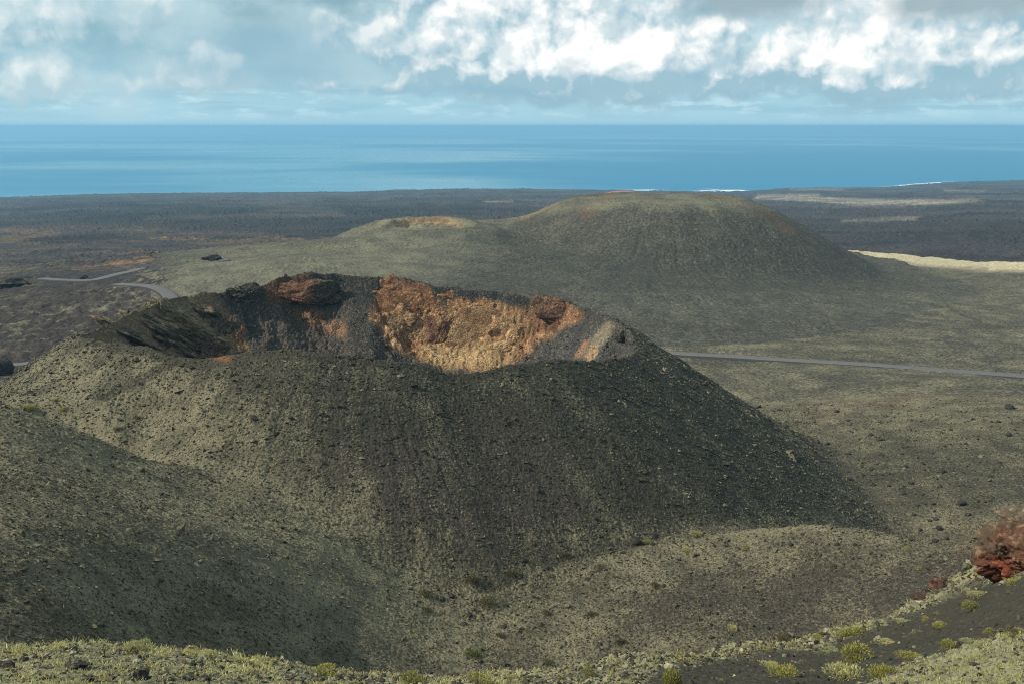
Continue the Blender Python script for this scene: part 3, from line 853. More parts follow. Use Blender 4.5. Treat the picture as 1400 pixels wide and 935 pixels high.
paint(i, .75 * soft_poly([(445, 445), (470, 445), (468, 465), (452, 460)], 6.5, i, 6.6), np.array((.26, .15, .08)))
paint(i, .45 * soft_poly([(490, 425), (512, 425), (520, 480), (505, 490)], 7.8, i, 6.6), GULLY_SHADE)  # shade of the recessed gully, painted into the rock colour
w = soft_poly([(505, 430), (520, 400), (540, 388), (575, 390), (600, 412), (620, 402), (640, 408), (700, 420), (735, 412), (790, 425), (795, 435), (760, 460), (735, 490), (660, 512), (600, 505), (560, 490), (530, 470)], 6.5, i, 8.8)
ono = sstep(-.5, .5, fbm(X[i] / 5, Y[i] / 5, 4, 261))
ocol = ORANGE * (1 - ono[..., None]) + TAN * ono[..., None]
sp1 = fbm(X[i] / 1.6, Y[i] / 1.6, 3, 281); sp2 = ridged(CTH[i] * 58 / 5, CS[i] / 3.5, 4, 283)
ocol = ocol * np.clip(1 + sp1 * .9, .4, 1.7)[..., None] * (1 - .55 * sstep(.25, .7, sp2))[..., None]
COL[i] = COL[i] * (1 - w[..., None]) + ocol * w[..., None]
LICH[i] = LICH[i] * (1 - w)
paint(i, w * .8 * soft_poly([(520, 402), (545, 388), (590, 392), (605, 420), (590, 440), (560, 430), (530, 425)], 11.7, i, 11), np.array((.15, .068, .036)))
paint(i, w * .85 * soft_poly([(583, 440), (605, 418), (615, 432), (600, 470), (575, 480), (590, 455)], 7.8, i, 8.8), np.array((.095, .042, .030)))
paint(i, w * .8 * soft_poly([(580, 470), (640, 470), (700, 480), (690, 505), (610, 515), (585, 500)], 18.2, i, 13.2), np.array((.36, .25, .125)))
paint(i, w * .75 * soft_poly([(725, 415), (745, 405), (775, 418), (798, 436), (770, 448), (745, 440), (735, 462), (720, 455)], 7.8, i, 6.6), np.array((.135, .068, .042)))
dn = sstep(.05, .45, fbm(X[i] / 3.5 + 9, Y[i] / 3.5, 4, 271))
paint(i, w * .55 * dn, np.array((.12, .065, .035)))
# dark rim cap over the orange wall
paint(i, .9 * soft_poly([(590, 395), (620, 396), (640, 398), (700, 402), (728, 410), (728, 425), (690, 418), (650, 408), (625, 408), (612, 425), (604, 412)], 5.2, i, 5.5), np.array((.03, .034, .033)))
sl = soft_poly([(745, 470), (800, 435), (830, 430), (868, 455), (868, 495), (740, 500), (715, 500)], 7.8, i, 6.6)
paint(i, sl, np.array((.048, .047, .045))); LICH[i] = LICH[i] * (1 - sl) + sl * .22
paint(i, .8 * stroke([(835, 452), (815, 472), (805, 492)], 14.3, i, 4.4), np.array((.20, .17, .115)))
paint(i, .75 * stroke([(800, 472), (790, 488)], 6.5, i, 3.3), np.array((.30, .17, .10)))
paint(i, .75 * stroke([(812, 480), (805, 495)], 7.8, i, 3.3), np.array((.33, .20, .11)))
paint(i, .9 * soft_poly([(838, 450), (860, 452), (862, 475), (845, 470)], 5.2, i, 4.4), np.array((.03, .028, .026)))
LICH = np.clip(LICH, 0, 1)

# ----------------------------------------------------------------------------
# materials
# ----------------------------------------------------------------------------
def terrain_mat(name, s, lichen=(.210, .186, .116), lichen2=(.142, .128, .083), bump=.5, speck=.12, contrast=.21, blotch=.10):
    """rock of the vertex colour, overgrown by pale crusty lichen; s = size in metres of the rubble"""
    m = bpy.data.materials.new(name); m.use_nodes = True
    T = NT(m.node_tree); T.n.clear()
    ge = T.new('ShaderNodeNewGeometry'); p = ge.outputs['Position']
    at_c = T.new('ShaderNodeAttribute', attribute_name='rock'); at_l = T.new('ShaderNodeAttribute', attribute_name='lichen')
    n1 = T.noise(p, 1 / (s * 1.5), 6, .72)
    n2 = T.noise(p, 1 / (s * 14), 5, .6)
    n3 = T.noise(p, 1 / (s * .55), 3, .6)
    vo = T.new('ShaderNodeTexVoronoi', feature='F1'); T.put(vo.inputs['Vector'], p); vo.inputs['Scale'].default_value = 1 / (s * 1.1)
    cov = at_l.outputs['Fac']
    f = T.m('ADD', T.m('ADD', T.m('MULTIPLY', n1, .6), T.m('MULTIPLY', n3, .4)), T.m('MULTIPLY', T.m('SUBTRACT', n2, .5), blotch))
    thr = T.m('SUBTRACT', .70, T.m('MULTIPLY', cov, .42))
    msk = T.rng(T.m('SUBTRACT', f, thr), -contrast * .5, contrast * .5)
    rock = T.mix(1.0, at_c.outputs['Color'], T.mix(n1, (.35, .35, .35), (1.65, 1.65, 1.65)), 'MULTIPLY')
    # scattered paler and browner stones
    sel_ = T.rng(T.m('FRACT', T.m('MULTIPLY', T.vm('DOT_PRODUCT', vo.outputs['Color'], (1, 1, 1)), 3.7)), .78, .9)
    rock = T.mix(T.m('MULTIPLY', sel_, speck * 2.5), rock, T.mix(1.0, T.vm('ADD', at_c.outputs['Color'], (.035, .03, .022)), (1.6, 1.5, 1.4), 'MULTIPLY'))
    lic = T.mix(T.rng(n2, .4, .6), lichen2, lichen)
    lic = T.mix(1.0, lic, T.mix(n3, (.55, .55, .55), (1.45, 1.45, 1.45)), 'MULTIPLY')
    col = T.mix(T.m('MULTIPLY', msk, .85), rock, lic)
    hgt = T.m('ADD', T.m('MULTIPLY', n1, 1.0), T.m('MULTIPLY', vo.outputs['Distance'], -.55))
    bp = T.new('ShaderNodeBump'); bp.inputs['Strength'].default_value = bump; bp.inputs['Distance'].default_value = s * 1.2
    T.put(bp.inputs['Height'], hgt)
    bs = T.new('ShaderNodeBsdfPrincipled'); T.put(bs.inputs['Base Color'], col); bs.inputs['Roughness'].default_value = .95
    bs.inputs['Specular IOR Level'].default_value = .15
    T.put(bs.inputs['Normal'], bp.outputs[0])
    out = T.new('ShaderNodeOutputMaterial'); T.put(out.inputs[0], bs.outputs[0])
    return m


def simple_mat(name, col, rough=.9, var=.25, scale=3.0, bump=0.0, spec=.2):
    m = bpy.data.materials.new(name); m.use_nodes = True
    T = NT(m.node_tree); T.n.clear()
    ge = T.new('ShaderNodeNewGeometry')
    n = T.noise(ge.outputs['Position'], scale, 6, .65)
    c = T.mix(n, [q * (1 - var * 2) for q in col], [q * (1 + var * 2) for q in col])
    bs = T.new('ShaderNodeBsdfPrincipled'); T.put(bs.inputs['Base Color'], c); bs.inputs['Roughness'].default_value = rough
    bs.inputs['Specular IOR Level'].default_value = spec
    if bump:
        bp = T.new('ShaderNodeBump'); bp.inputs['Strength'].default_value = bump; bp.inputs['Distance'].default_value = .1
        T.put(bp.inputs['Height'], n); T.put(bs.inputs['Normal'], bp.outputs[0])
    out = T.new('ShaderNodeOutputMaterial'); T.put(out.inputs[0], bs.outputs[0])
    return m


M_MID = terrain_mat('lichen_rubble', .42, bump=.7)
M_WALL = terrain_mat('crater_rock', .38, bump=1.0, contrast=.2, speck=.3)
M_FAR = terrain_mat('far_hill_cinder', 1.3, bump=.5, contrast=.36, lichen=(.190, .178, .118), lichen2=(.132, .124, .086))
M_LAVA = terrain_mat('lava_field', 4.0, bump=.8, blotch=.22)
M_APRON = terrain_mat('cinder_plain', .9, bump=.6, blotch=.12)
M_ROCK = terrain_mat('weathered_rock', .22, lichen=(.26, .245, .16), lichen2=(.17, .16, .10), bump=.9, speck=.3, contrast=.25)
M_FORE = terrain_mat('near_cinder', .10, lichen=(.30, .285, .17), lichen2=(.20, .195, .115), bump=.8)

# ----------------------------------------------------------------------------
# cut the sampled fan into one mesh per landform
# ----------------------------------------------------------------------------
def mesh_from(name, co, faces, mat, smooth=True):
    """co (n,3) and faces (m,k) arrays"""
    me = bpy.data.meshes.new(name)
    co = np.ascontiguousarray(co, np.float32); faces = np.ascontiguousarray(faces, np.int32)
    me.vertices.add(len(co)); me.vertices.foreach_set('co', co.ravel())
    n, k = faces.shape
    me.loops.add(n * k); me.loops.foreach_set('vertex_index', faces.ravel())
    me.polygons.add(n); me.polygons.foreach_set('loop_start', np.arange(0, n * k, k, dtype=np.int32))
    me.polygons.foreach_set('use_smooth', np.full(n, smooth, bool))
    me.update(calc_edges=True)
    if mat: me.materials.append(mat)
    return me


quads = np.arange(NR * NC).reshape(NR, NC)
Q = np.stack([quads[:-1, :-1], quads[:-1, 1:], quads[1:, 1:], quads[1:, :-1]], -1).reshape(-1, 4)
QREG = REG[:-1, :-1].reshape(-1)
POS = np.stack([X, Y, H + CZ], -1).reshape(-1, 3)
CF = COL.reshape(-1, 3); LF = LICH.reshape(-1)
PARTS = [
    (LAVA, 'lava_plain', M_LAVA, 'dark lava plain with grey green lichen reaching to the coast', 'lava plain'),
    (CRATER, 'crater_hill', M_MID, 'dark volcanic cone with an open crater in the middle of the picture', 'volcano'),
    (WALL, 'crater_wall', M_WALL, None, None),
    (ROUNDED, 'rounded_hill', M_FAR, 'broad rounded grey green hill behind the open crater', 'hill'),
    (SMALLC, 'small_crater_hill', M_FAR, 'small pale tan hill with a shallow crater on the shoulder of the rounded hill', 'hill'),
    (REDH, 'red_hill', M_LAVA, 'pink red hill tip peeping over the top of the rounded hill', 'hill'),
    (RIDG, 'sunlit_ridge_hill', M_FAR, 'low ridge right of the rounded hill, its sunlit crest painted pale yellow', 'ridge'),
    (FORE, 'foreground_hillside', M_FORE, 'near slope of dark lapilli and pale lichen stones along the bottom of the picture', 'hillside'),
    (LEFTH, 'shaded_hillside', M_MID, 'dark rubbly hillside falling from the left edge into the valley', 'hillside'),
    (MOUND, 'low_mound_hill', M_MID, 'low rounded cinder mound dotted with shrubs below the crater hill', 'mound'),
    (APRON, 'cinder_plain', M_APRON, 'smooth grey green cinder plain crossed by the road right of the crater hill', 'plain'),
    (VALLEY, 'valley_ground', M_MID, 'pale lichen covered valley ground round the foot of the crater hill', 'ground'),
]
LAND = {}
for (rid, name, mat, lab, cat) in PARTS:
    q = Q[QREG == rid]
    if not len(q): print('EMPTY', name); continue
    u, inv = np.unique(q, return_inverse=True)
    me = mesh_from(name, POS[u], inv.reshape(-1, 4)[:, ::-1], mat)
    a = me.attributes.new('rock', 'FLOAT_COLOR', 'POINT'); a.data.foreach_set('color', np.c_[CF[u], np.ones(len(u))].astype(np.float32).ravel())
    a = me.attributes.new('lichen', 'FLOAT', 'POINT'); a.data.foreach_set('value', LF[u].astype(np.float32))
    o = bpy.data.objects.new(name, me); C.objects.link(o); LAND[name] = o
    if lab: tag(o, lab, cat, kind='structure')
LAND['crater_wall'].parent = LAND['crater_hill']

# ----------------------------------------------------------------------------
# the sea
# ----------------------------------------------------------------------------
def build_sea():
    m = bpy.data.materials.new('sea_water'); m.use_nodes = True
    T = NT(m.node_tree); T.n.clear()
    ge = T.new('ShaderNodeNewGeometry'); p = ge.outputs['Position']
    w1 = T.noise(T.vm('MULTIPLY', p, (1 / 60, 1 / 25, 0)), 1.0, 6, .65, '2D')
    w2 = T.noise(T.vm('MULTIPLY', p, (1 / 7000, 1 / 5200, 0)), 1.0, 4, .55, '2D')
    foam = T.new('ShaderNodeAttribute', attribute_name='foam')
    fm = T.m('MULTIPLY', T.rng(T.m('ADD', T.noise(T.vm('MULTIPLY', p, (1 / 130, 1 / 60, 0)), 1.0, 6, .65, '2D'), T.m('MULTIPLY', foam.outputs['Fac'], .80)), .80, .95), 1.0)
    base = T.mix(T.rng(w2, .38, .62), (.022, .175, .30), (.065, .25, .35))  # noise patches put cloud light and shade into the water colour
    base = T.mix(fm, base, (.8, .84, .84))
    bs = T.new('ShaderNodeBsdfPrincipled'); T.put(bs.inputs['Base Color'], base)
    T.put(bs.inputs['Roughness'], T.rng(w2, .36, .64, .68, .15))
    bs.inputs['IOR'].default_value = 1.33; bs.inputs['Specular IOR Level'].default_value = .40
    bp = T.new('ShaderNodeBump'); bp.inputs['Strength'].default_value = .35; bp.inputs['Distance'].default_value = 2.5
    T.put(bp.inputs['Height'], w1); T.put(bs.inputs['Normal'], bp.outputs[0])
    out = T.new('ShaderNodeOutputMaterial'); T.put(out.inputs[0], bs.outputs[0])
    az = np.linspace(radians(-80), radians(80), 401)
    r = np.r_[2500, np.exp(np.linspace(math.log(4300), math.log(9000), 110)), np.exp(np.linspace(math.log(9500), math.log(150000), 40))]
    A, R = np.meshgrid(az, r)
    co = np.stack([R * np.sin(A), R * np.cos(A), np.zeros_like(R)], -1).reshape(-1, 3)
    q = np.arange(len(r) * len(az)).reshape(len(r), len(az))
    F_ = np.stack([q[:-1, :-1], q[1:, :-1], q[1:, 1:], q[:-1, 1:]], -1).reshape(-1, 4)[:, ::-1]
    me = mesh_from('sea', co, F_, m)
    rc = np.interp(A, _ca, RCOAST)
    d = (R - rc) / 5200
    pxs = np.degrees(A)
    surf = np.interp(A, ray(np.array([700, 830, 880, 950, 960, 1000, 1020, 1030, 1050, 1180, 1240, 1260, 1290, 1310]), 260)[0],
                     [0.05, .25, .75, .4, .9, 1.0, .8, .2, .05, .05, .75, .8, .8, .1])
    fo = surf * np.exp(-np.clip(d, 0, None) / .040)
    a = me.attributes.new('foam', 'FLOAT', 'POINT'); a.data.foreach_set('value', fo.astype(np.float32).ravel())
    o = bpy.data.objects.new('sea', me); C.objects.link(o)
    tag(o, 'blue sea with a line of white surf reaching to the horizon', 'sea', kind='structure')


build_sea()

# ----------------------------------------------------------------------------
# roads: low embankments with an asphalt top
# ----------------------------------------------------------------------------
M_ASPH = simple_mat('weathered_asphalt', (.115, .11, .105), .9, .12, .6)
M_VERGE = simple_mat('cinder_verge', (.040, .038, .033), .95, .3, 1.5)
def build_road(nm, wd, L, lab, lift):
    t = np.gradient(L[:, :2], axis=0); t /= np.linalg.norm(t, axis=1, keepdims=True) + 1e-9
    nrm = np.c_[t[:, 1], -t[:, 0]]
    prof = [(-.5 * wd - 1.6, -lift - .6), (-.5 * wd, -.06), (-.25 * wd, 0.0), (0, .04), (.25 * wd, 0), (.5 * wd, -.06), (.5 * wd + 1.6, -lift - .6)]
    k = len(prof); co = []
    for (o_, h_) in prof:
        co.append(np.c_[L[:, 0] + nrm[:, 0] * o_, L[:, 1] + nrm[:, 1] * o_, L[:, 2] + .15 + h_ + CZ])
    co = np.stack(co, 1).reshape(-1, 3); n = len(L)
    q = np.arange(n * k).reshape(n, k)
    F_ = np.stack([q[:-1, :-1], q[1:, :-1], q[1:, 1:], q[:-1, 1:]], -1).reshape(-1, 4)
    me = mesh_from(nm, co, F_, M_ASPH); me.materials.append(M_VERGE)
    side = np.tile([1, 0, 0, 0, 0, 1], n - 1).astype(np.int32); me.polygons.foreach_set('material_index', side)
    o = bpy.data.objects.new(nm, me); C.objects.link(o)
    tag(o, lab, 'road', kind='structure')


for rl in road_lines: build_road(*rl)

# ----------------------------------------------------------------------------
# the air: a thin even haze round the whole scene
# ----------------------------------------------------------------------------
HAZE = 6.8e-5
def build_haze():
    m = bpy.data.materials.new('sea_haze'); m.use_nodes = True
    T = NT(m.node_tree); T.n.clear()
    v = T.new('ShaderNodeVolumePrincipled')
    v.inputs['Color'].default_value = (.33, .70, 1.0, 1); v.inputs['Density'].default_value = HAZE
    v.inputs['Anisotropy'].default_value = .1
    out = T.new('ShaderNodeOutputMaterial'); T.put(out.inputs['Volume'], v.outputs[0])
    r = 160000.0; z0, z1 = -12.0, CZ + 25.0
    co = [(-r, -r, z0), (r, -r, z0), (r, r, z0), (-r, r, z0), (-r, -r, z1), (r, -r, z1), (r, r, z1), (-r, r, z1)]
    fa = [(0, 3, 2, 1), (4, 5, 6, 7), (0, 1, 5, 4), (1, 2, 6, 5), (2, 3, 7, 6), (3, 0, 4, 7)]
    me = mesh_from('haze', np.array(co), np.array(fa), m, False)
    o = bpy.data.objects.new('haze', me); C.objects.link(o)
    tag(o, 'thin bluish sea haze filling the air over plain and sea', 'haze', kind='stuff')


build_haze()

# ----------------------------------------------------------------------------
# loose rubble (uncountable) as merged meshes
# ----------------------------------------------------------------------------
rng = np.random.default_rng(7)


def ico(sub=1):
    import bmesh
    bm = bmesh.new(); bmesh.ops.create_icosphere(bm, subdivisions=sub, radius=1.0)
    v = np.array([p.co[:] for p in bm.verts]); f = np.array([[q.index for q in p.verts] for p in bm.faces]); bm.free()
    return v, f


OCT_V = np.array([(1, 0, 0), (-1, 0, 0), (0, 1, 0), (0, -1, 0), (0, 0, 1), (0, 0, -1)], float)
OCT_F = np.array([(0, 2, 4), (2, 1, 4), (1, 3, 4), (3, 0, 4), (2, 0, 5), (1, 2, 5), (3, 1, 5), (0, 3, 5)])


def scatter_mesh(name, P, size, rockc, lich, mat, base, flat=(.45, .85), jitter=.32):
    bv, bf = base; n = len(P); k = len(bv)
    V = bv[None] * (1 + rng.normal(0, jitter, (n, k, 1))) + rng.normal(0, jitter * .5, (n, k, 3))
    V = V * np.stack([rng.uniform(.7, 1.3, n), rng.uniform(.7, 1.3, n), rng.uniform(*flat, n)], -1)[:, None, :]
    # random tilt and turn
    a = rng.uniform(0, 2 * np.pi, n); t = rng.normal(0, .35, n)
    ca, sa, ct, st = np.cos(a), np.sin(a), np.cos(t), np.sin(t)
    x, y, z = V[..., 0], V[..., 1], V[..., 2]
    y, z = y * ct[:, None] - z * st[:, None], y * st[:, None] + z * ct[:, None]
    x, y = x * ca[:, None] - y * sa[:, None], x * sa[:, None] + y * ca[:, None]
    V = np.stack([x, y, z], -1) * size[:, None, None] + P[:, None, :]
    F_ = bf[None] + (np.arange(n) * k)[:, None, None]
    me = mesh_from(name, V.reshape(-1, 3), F_.reshape(-1, 3), mat, False)
    at_ = me.attributes.new('rock', 'FLOAT_COLOR', 'POINT')
    at_.data.foreach_set('color', np.repeat(np.c_[rockc, np.ones(n)], k, 0).astype(np.float32).ravel())
    at_ = me.attributes.new('lichen', 'FLOAT', 'POINT'); at_.data.foreach_set('value', np.repeat(lich, k).astype(np.float32))
    o = bpy.data.objects.new(name, me); C.objects.link(o); return o


def pick(mask, n, weight=None):
    """random terrain samples (index arrays) inside a mask, about even over the picture"""
    idx = np.nonzero(mask.ravel())[0]
    w = np.ones(len(idx)) if weight is None else weight.ravel()[idx]
    w = w / w.sum()
    return idx[np.searchsorted(np.cumsum(w), rng.random(n)).clip(0, len(idx) - 1)]


inframe = (np.abs(A2) < radians(33))
DA = np.gradient(AZ)[None, :]
AREA = R2 * R2 * np.gradient(np.log(RR))[:, None] * DA
mid = np.isin(REG, (CRATER, VALLEY, LEFTH, MOUND)) & (R2 < 330) & (R2 > 74) & inframe
thin = np.ones_like(X)
thin[(REG == VALLEY) & (PX > 1120)] = .35
thin[REG == CRATER] *= 1.0
n = int(190000 * DETAIL)
k = pick(mid, n, AREA * thin / np.clip(R2, 80, None) ** 1.2)
xx = X.ravel()[k] + rng.normal(0, .25, n); yy = Y.ravel()[k] + rng.normal(0, .25, n)
size = .10 * np.exp(rng.normal(0, .55, n)) * np.clip(R2.ravel()[k] / 160, .75, 1.5)
zz = ground(xx, yy) + CZ + size * .12
lv = LF[k]
pale_ = rng.random(n) < np.clip(lv * .8, .03, .8)
lich = np.where(pale_, rng.uniform(.45, .9, n), rng.uniform(0, .25, n))
rockc = CF[k] * rng.uniform(.6, 1.5, (n, 1))
o = scatter_mesh('lava_rubble', np.stack([xx, yy, zz], -1), size, rockc, lich, M_MID, (OCT_V, OCT_F))
tag(o, 'loose lava rubble strewn over the crater hill, valley and mound', 'rubble', kind='stuff')

# small rubble on the crater walls: blocks fallen from the crags
wm = (REG == WALL) & (CFAR > .2)
n = int(14000 * DETAIL); k = pick(wm, n, AREA)
xx = X.ravel()[k] + rng.normal(0, .2, n); yy = Y.ravel()[k] + rng.normal(0, .2, n); size = .14 * np.exp(rng.normal(0, .5, n))
o = scatter_mesh('crater_rubble', np.stack([xx, yy, ground(xx, yy) + CZ], -1), size, CF[k] * rng.uniform(.6, 1.35, (n, 1)), LF[k] * .6, M_WALL, (OCT_V, OCT_F))
tag(o, 'broken orange and dark stones lying on the inner crater wall', 'rubble', kind='stuff')

# foreground stones
fm = (REG == FORE) & (R2 > 8) & (R2 < 75) & inframe
fw = np.clip((LICH - .12) * 1.4, .07, 1) ** 1.3
n = int(80000 * DETAIL); k = pick(fm, n, AREA * fw / np.clip(R2, 9, None) ** 1.5)
xx = X.ravel()[k] + rng.normal(0, .05, n); yy = Y.ravel()[k] + rng.normal(0, .05, n)
size = .029 * np.exp(np.clip(rng.normal(0, .60, n), -1.2, 1.25)) * np.clip(R2.ravel()[k] / 24, .6, 1.9)
pale_ = rng.random(n) < np.clip(LF[k] * .75, .08, .72)
lich = np.where(pale_, rng.uniform(.55, 1, n), rng.uniform(0, .12, n))
rockc = np.where(rng.random((n, 1)) < .10, np.array((.10, .065, .05)), np.where(rng.random((n, 1)) < .14, np.array((.21, .19, .14)), CF[k])) * rng.uniform(.45, 1.7, (n, 1))
o = scatter_mesh('lichen_stones', np.stack([xx, yy, ground(xx, yy) + CZ + size * .2], -1), size, rockc, lich, M_FORE, ico(1), flat=(.5, .9), jitter=.16)
tag(o, 'small lichen crusted lava stones covering the near slope', 'stones', kind='stuff')

# ----------------------------------------------------------------------------
# plants
# ----------------------------------------------------------------------------
def leaf_mat(name, a, b):
    m = bpy.data.materials.new(name); m.use_nodes = True
    T = NT(m.node_tree); T.n.clear()
    at_ = T.new('ShaderNodeAttribute', attribute_name='tone')
    oi = T.new('ShaderNodeObjectInfo')
    c = T.mix(at_.outputs['Fac'], a, b)
    c = T.mix(1.0, c, T.mix(oi.outputs['Random'], (.78, .80, .85), (1.18, 1.12, 1.0)), 'MULTIPLY')
    bs = T.new('ShaderNodeBsdfPrincipled'); T.put(bs.inputs['Base Color'], c); bs.inputs['Roughness'].default_value = .8
    bs.inputs['Specular IOR Level'].default_value = .2
    tr = T.new('ShaderNodeBsdfTranslucent'); T.put(tr.inputs[0], c)
    mx = T.new('ShaderNodeMixShader'); mx.inputs[0].default_value = .25
    T.l.new(bs.outputs[0], mx.inputs[1]); T.l.new(tr.outputs[0], mx.inputs[2])
    out = T.new('ShaderNodeOutputMaterial'); T.put(out.inputs[0], mx.outputs[0])
    return m


M_OLIVE = leaf_mat('olive_foliage', (.075, .070, .032), (.17, .155, .075))
M_YELLOW = leaf_mat('yellow_green_foliage', (.18, .18, .055), (.44, .42, .14))
M_PALE = leaf_mat('pale_green_foliage', (.28, .28, .13), (.54, .53, .27))
M_GREEN = leaf_mat('fresh_green_foliage', (.06, .085, .022), (.17, .20, .06))
M_STEM = simple_mat('dry_stem', (.10, .08, .055), .9, .2, 8)
M_FLOWER = simple_mat('yellow_petal', (.75, .55, .03), .7, .1, 30)


def blades(starts, ends, width, tone):
    """thin tapered blades, two triangles each; returns verts, quads, tone per vert"""
    d = ends - starts; L = np.linalg.norm(d, axis=1, keepdims=True) + 1e-9
    u = np.cross(d, rng.normal(0, 1, d.shape)); u /= np.linalg.norm(u, axis=1, keepdims=True) + 1e-9
    w = (width * L[:, 0])[:, None] if np.isscalar(width) else width[:, None]
    mid_ = starts + d * .55 + rng.normal(0, .04, d.shape) * L
    V = np.stack([starts - u * w * .35, mid_ - u * w * .6, ends, mid_ + u * w * .6], 1)
    n = len(V)
    return V.reshape(-1, 3), np.arange(n * 4).reshape(n, 4), np.repeat(tone, 4)


def tone_mesh(name, V, F_, tone, mat):
    me = mesh_from(name, V, F_, mat, False)
    a = me.attributes.new('tone', 'FLOAT', 'POINT'); a.data.foreach_set('value', tone.astype(np.float32)); return me


def shrub_meshes(tag_, n, mat, h=.62, droop=.1):
    """dome of fine leaves one metre wide: foliage mesh and stem mesh"""
    # several lobes make the outline uneven
    lob = np.c_[rng.uniform(-.26, .26, 7), rng.uniform(-.26, .26, 7), rng.uniform(.0, .22, 7)]; lr = rng.uniform(.17, .30, 7)
    c = rng.integers(0, 7, n)
    dr = rng.normal(0, 1, (n, 3)); dr /= np.linalg.norm(dr, axis=1, keepdims=True); dr[:, 2] = np.abs(dr[:, 2]) - .12
    rad = lr[c][:, None] * rng.uniform(.55, 1.08, (n, 1)) ** .6
    S = lob[c] + dr * rad; S[:, 2] = np.clip(S[:, 2] * h / .45 * .75, .0, None)
    D = dr * .6 + np.c_[np.zeros((n, 2)), rng.uniform(.2, 1.0, n)] + rng.normal(0, .35, (n, 3))
    D /= np.linalg.norm(D, axis=1, keepdims=True)
    E = S + D * rng.uniform(.05, .13, (n, 1)); E[:, 2] = np.clip(E[:, 2], .01, None)
    V, F_, t = blades(S, E, rng.uniform(.010, .022, n), np.clip(rng.beta(2, 2, n) * .7 + E[:, 2] * .45, 0, 1))
    fol = tone_mesh('foliage_' + tag_, V, F_, t, mat)
    m = 60
    st = np.c_[rng.uniform(-.1, .1, m), rng.uniform(-.1, .1, m), np.full(m, -.05)]
    j = rng.integers(0, n, m); V, F_, t = blades(st, S[j] * .96, rng.uniform(.010, .018, m), np.ones(m))
    stm = tone_mesh('stems_' + tag_, V, F_, t, M_STEM)
    return fol, stm


SHRUBS = {'olive': [shrub_meshes('olive', 900, M_OLIVE, .55) for _ in range(3)],
          'yellow': [shrub_meshes('yellow', 1500, M_YELLOW, .62) for _ in range(3)],
          'pale': [shrub_meshes('pale', 1300, M_PALE, .55) for _ in range(3)],
          'green': [shrub_meshes('green', 1100, M_GREEN, .6) for _ in range(2)]}
SMALL_SHRUBS = {k_: shrub_meshes('small_' + k_, 260, SHRUBS[k_][0][0].materials[0], .7)[0] for k_ in SHRUBS}


def place(px, py, rmin=3):
    p = at(px, py, H, rmin=rmin); d = float(np.linalg.norm(p)); return p, d


def shrub(px, py, wpx, kind, label, group, name='shrub', parts=True, tall=1.0, rmin=3):
    """py is where the bush meets the ground"""
    p, d = place(px, py, rmin); w = wpx / FPX * d
    v = int(rng.integers(0, len(SHRUBS[kind])))
    loc = (p[0], p[1], p[2] + CZ - .03 * w); rot = float(rng.uniform(0, 6.28)); scl = (w * float(rng.uniform(.85, 1.25)), w * float(rng.uniform(.75, 1.2)), w * tall * float(rng.uniform(.7, 1.15)))
    if parts:
        o = bpy.data.objects.new(name, None); C.objects.link(o); o.empty_display_size = .2
        o.location = loc; o.rotation_euler = (0, 0, rot); o.scale = scl
        f = bpy.data.objects.new('foliage', SHRUBS[kind][v][0]); C.objects.link(f); f.parent = o
        s = bpy.data.objects.new('stems', SHRUBS[kind][v][1]); C.objects.link(s); s.parent = o
    else:
        o = bpy.data.objects.new(name, SMALL_SHRUBS[kind]); C.objects.link(o)
        o.location = loc; o.rotation_euler = (0, 0, rot); o.scale = scl
    tag(o, label, 'shrub', group)
    return o


